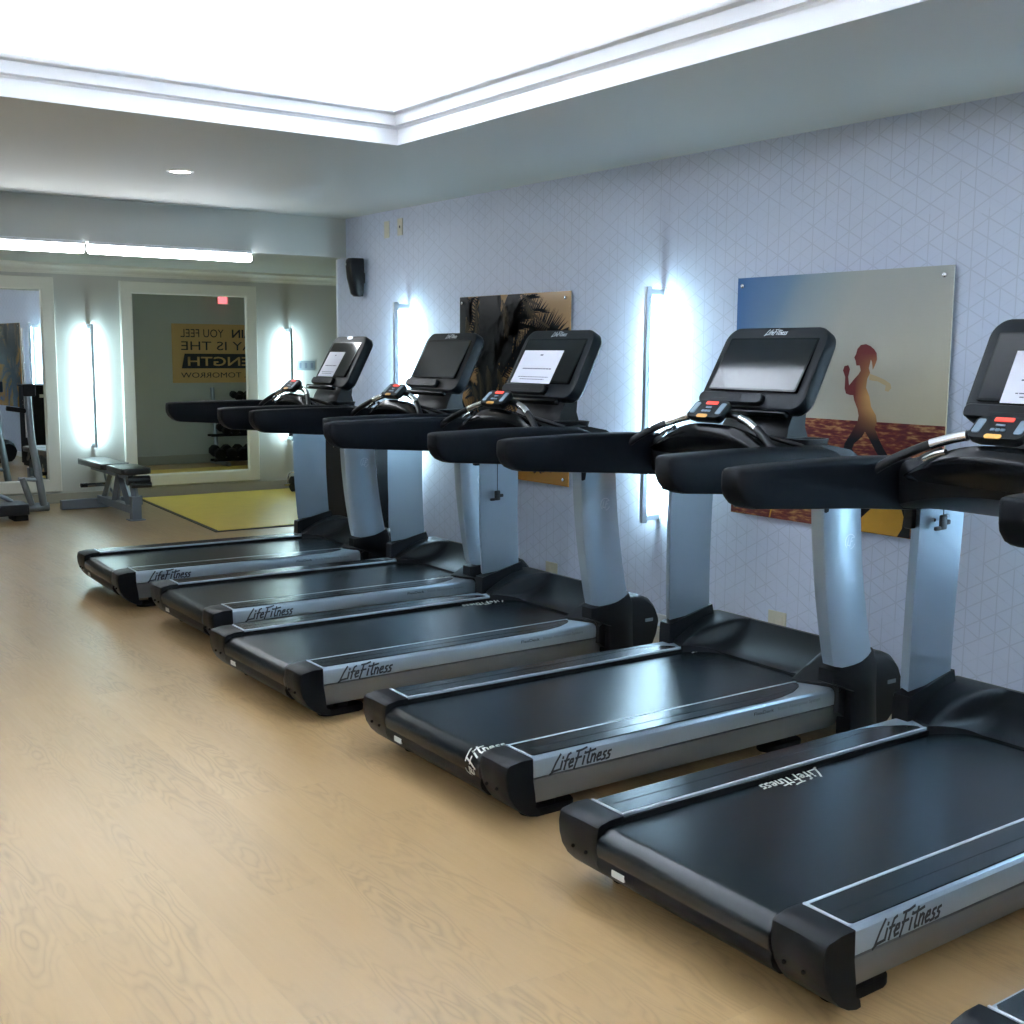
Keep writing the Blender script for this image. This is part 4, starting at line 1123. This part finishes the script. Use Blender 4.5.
# local: +y runs toward the back wall
bm = bmesh.new(); prism(bm, rrect(0.27, 0.50, 0.05), lambda a, b, z: (0.03+a, 0.30+b, z), 0.405, 0.46, 0, 0.016, 3); link_mesh('seat_pad', bm, M['vinyl'], t, 40)
bm = bmesh.new(); prism(bm, rrect(0.27, 0.80, 0.05), lambda a, b, z: (0.0+a, 0.965+b, z), 0.410, 0.465, 0, 0.016, 3); link_mesh('back_pad', bm, M['vinyl'], t, 40)
bm = bmesh.new(); box(bm, -0.035, 0.035, 0.02, 1.08, 0.055, 0.125, 0, 0.006); link_mesh('main_beam', bm, M['steelgrey'], t)
bm = bmesh.new(); box(bm, -0.37, 0.40, 1.06, 1.13, 0.002, 0.092, 0, 0.006); link_mesh('rear_foot', bm, M['steelgrey'], t)
bm = bmesh.new(); box(bm, -0.042, 0.042, 0.0, 0.085, 0.008, 0.215, 0, 0.006); box(bm, -0.07, 0.07, -0.015, 0.10, 0.0, 0.010, 0, 0.002); link_mesh('front_foot', bm, M['steelgrey'], t)
bm = bmesh.new(); tube(bm, [(0, 0.04, 0.20), (0, 0.12, 0.40)], 0.034, 4); link_mesh('front_post', bm, M['steelgrey'], t)
bm = bmesh.new(); tube(bm, [(0, 0.20, 0.12), (0, 0.46, 0.40)], 0.036, 4); tube(bm, [(0, 0.62, 0.12), (0, 0.46, 0.40)], 0.036, 4); link_mesh('pivot_post', bm, M['steelgrey'], t)
bm = bmesh.new(); box(bm, -0.03, 0.03, 0.10, 1.28, 0.355, 0.405, 0, 0.004); link_mesh('pad_rail', bm, M['steelgrey'], t)
bm = bmesh.new(); tube(bm, [(0, 0.95, 0.12), (0, 0.72, 0.36)], 0.030, 4); tube(bm, smooth_path([(0.04, 0.60, 0.13), (0.04, 0.80, 0.16), (0.04, 1.0, 0.26), (0.04, 1.06, 0.34)], 5), 0.012, 8); link_mesh('adjusting_arc', bm, M['steeltube'], t, 40)
bm = bmesh.new(); tube(bm, [(-0.17, 0.98, 0.235), (0.02, 0.98, 0.235)], 0.018, 10); link_mesh('adjusting_handle', bm, M['chrome'], t, 40)
bm = bmesh.new(); tube(bm, [(-0.21, 0.98, 0.235), (-0.15, 0.98, 0.235)], 0.021, 10); link_mesh('handle_grip', bm, M['rubber'], t, 40)
bm = bmesh.new(); tube(bm, [(-0.05, 0.10, 0.350), (0.15, 0.10, 0.350)], 0.042, 14); link_mesh('leg_roller', bm, M['vinyl'], t, 40)
bm = bmesh.new(); tube(bm, [(-0.04, 0.02, 0.315), (0.14, 0.02, 0.315)], 0.024, 14); link_mesh('leg_roller', bm, M['vinyl'], t, 40)

# ------------------------------------------------------------------ frame of a pull station at the left edge
t = empty('pull_station', (2.62, 11.45, 0)); tag(t, 'grey tubular exercise station with a black grip in front of the left mirror', 'exercise machine')
bm = bmesh.new(); tube(bm, [(-0.45, 0, 0.045), (0.235, 0.03, 0.045)], 0.042, 16); link_mesh('base_tube', bm, M['steeltube'], t, 40)
bm = bmesh.new(); tube(bm, smooth_path([(0.185, 0.0, 0.06), (0.14, 0.0, 0.42), (0.105, 0.0, 0.66), (0.090, 0, 0.9), (0.085, 0, 1.15)], 5), 0.034, 14); link_mesh('post', bm, M['steeltube'], t, 40)
bm = bmesh.new(); tube(bm, [(0.065, 0.0, 0.70), (0.06, 0.0, 1.70)], 0.012, 10); link_mesh('guide_rod', bm, M['chrome'], t, 40)
bm = bmesh.new(); tube(bm, [(0.0, -0.02, 0.33), (0.075, -0.02, 0.07)], 0.03, 12); tube(bm, [(-0.03, 0, 0.32), (0.16, 0, 0.30)], 0.018, 10); link_mesh('brace', bm, M['steeltube'], t, 40)
bm = bmesh.new(); box(bm, 0.04, 0.15, -0.05, 0.05, 1.08, 1.19, 0, 0.01); link_mesh('pulley_block', bm, M['rubber'], t)
bm = bmesh.new(); tube(bm, [(-0.105, -0.01, 0.972), (0.07, 0.0, 0.944)], 0.022, 12); link_mesh('hand_grip', bm, M['rubber'], t, 40)
bm = bmesh.new(); tube(bm, [(0.065, 0.0, 0.945), (0.10, 0, 0.94)], 0.012, 10); link_mesh('grip_arm', bm, M['chrome'], t, 40)
# low padded platform in front
t = empty('padded_step', (2.30, 11.05, 0)); tag(t, 'low black padded platform on stubby feet at the left edge of the photo', 'platform')
bm = bmesh.new(); prism(bm, rrect(0.62, 0.34, 0.03), lambda a, b, z: (-0.06+a, b, z), 0.055, 0.150, 0, 0.012, 3); link_mesh('pad', bm, M['vinyl'], t, 40)
for xx in (-0.28, 0.185):
    bm = bmesh.new(); prism(bm, rrect(0.12, 0.26, 0.02), lambda a, b, z: (xx+a, b, z), 0.0, 0.056); link_mesh('foot', bm, M['rubber'], t, 40)
bm = bmesh.new(); tube(bm, smooth_path([(-0.30, 0.10, 0.15), (-0.12, 0.10, 0.24), (0.05, 0.10, 0.21), (0.16, 0.10, 0.15)], 5), 0.02, 10); link_mesh('side_handle', bm, M['steeltube'], t, 40)

# ------------------------------------------------------------------ black cabinet between the far treadmill and the wall end
t = empty('black_cabinet', (4.225, 8.05, 0)); tag(t, 'black waist-high cabinet against the wall beyond the farthest treadmill', 'cabinet')
bm = bmesh.new(); box(bm, -0.18, 0.18, -0.29, 0.29, 0.03, 1.03, 0, 0.012); link_mesh('body', bm, M['rubber'], t)
bm = bmesh.new(); box(bm, -0.19, 0.19, -0.30, 0.30, 1.03, 1.06, 0, 0.01); link_mesh('lid', bm, M['rubber'], t)
bm = bmesh.new(); box(bm, -0.16, 0.16, -0.27, 0.27, 0.0, 0.031); link_mesh('plinth', bm, M['rubber'], t)
bm = bmesh.new(); box(bm, -0.10, 0.02, 0.2895, 0.294, 0.90, 0.94, 0, 0.002); link_mesh('label_plate', bm, M['plate'], t)
bm = bmesh.new()
for yy, zz in ((-0.12, 0.85), (-0.10, 0.80), (0.05, 0.72)): bmesh.ops.create_uvsphere(bm, u_segments=10, v_segments=6, radius=0.008, matrix=Matrix.Translation((-0.181, yy, zz)))
link_mesh('stud', bm, M['chrome'], t, 40)
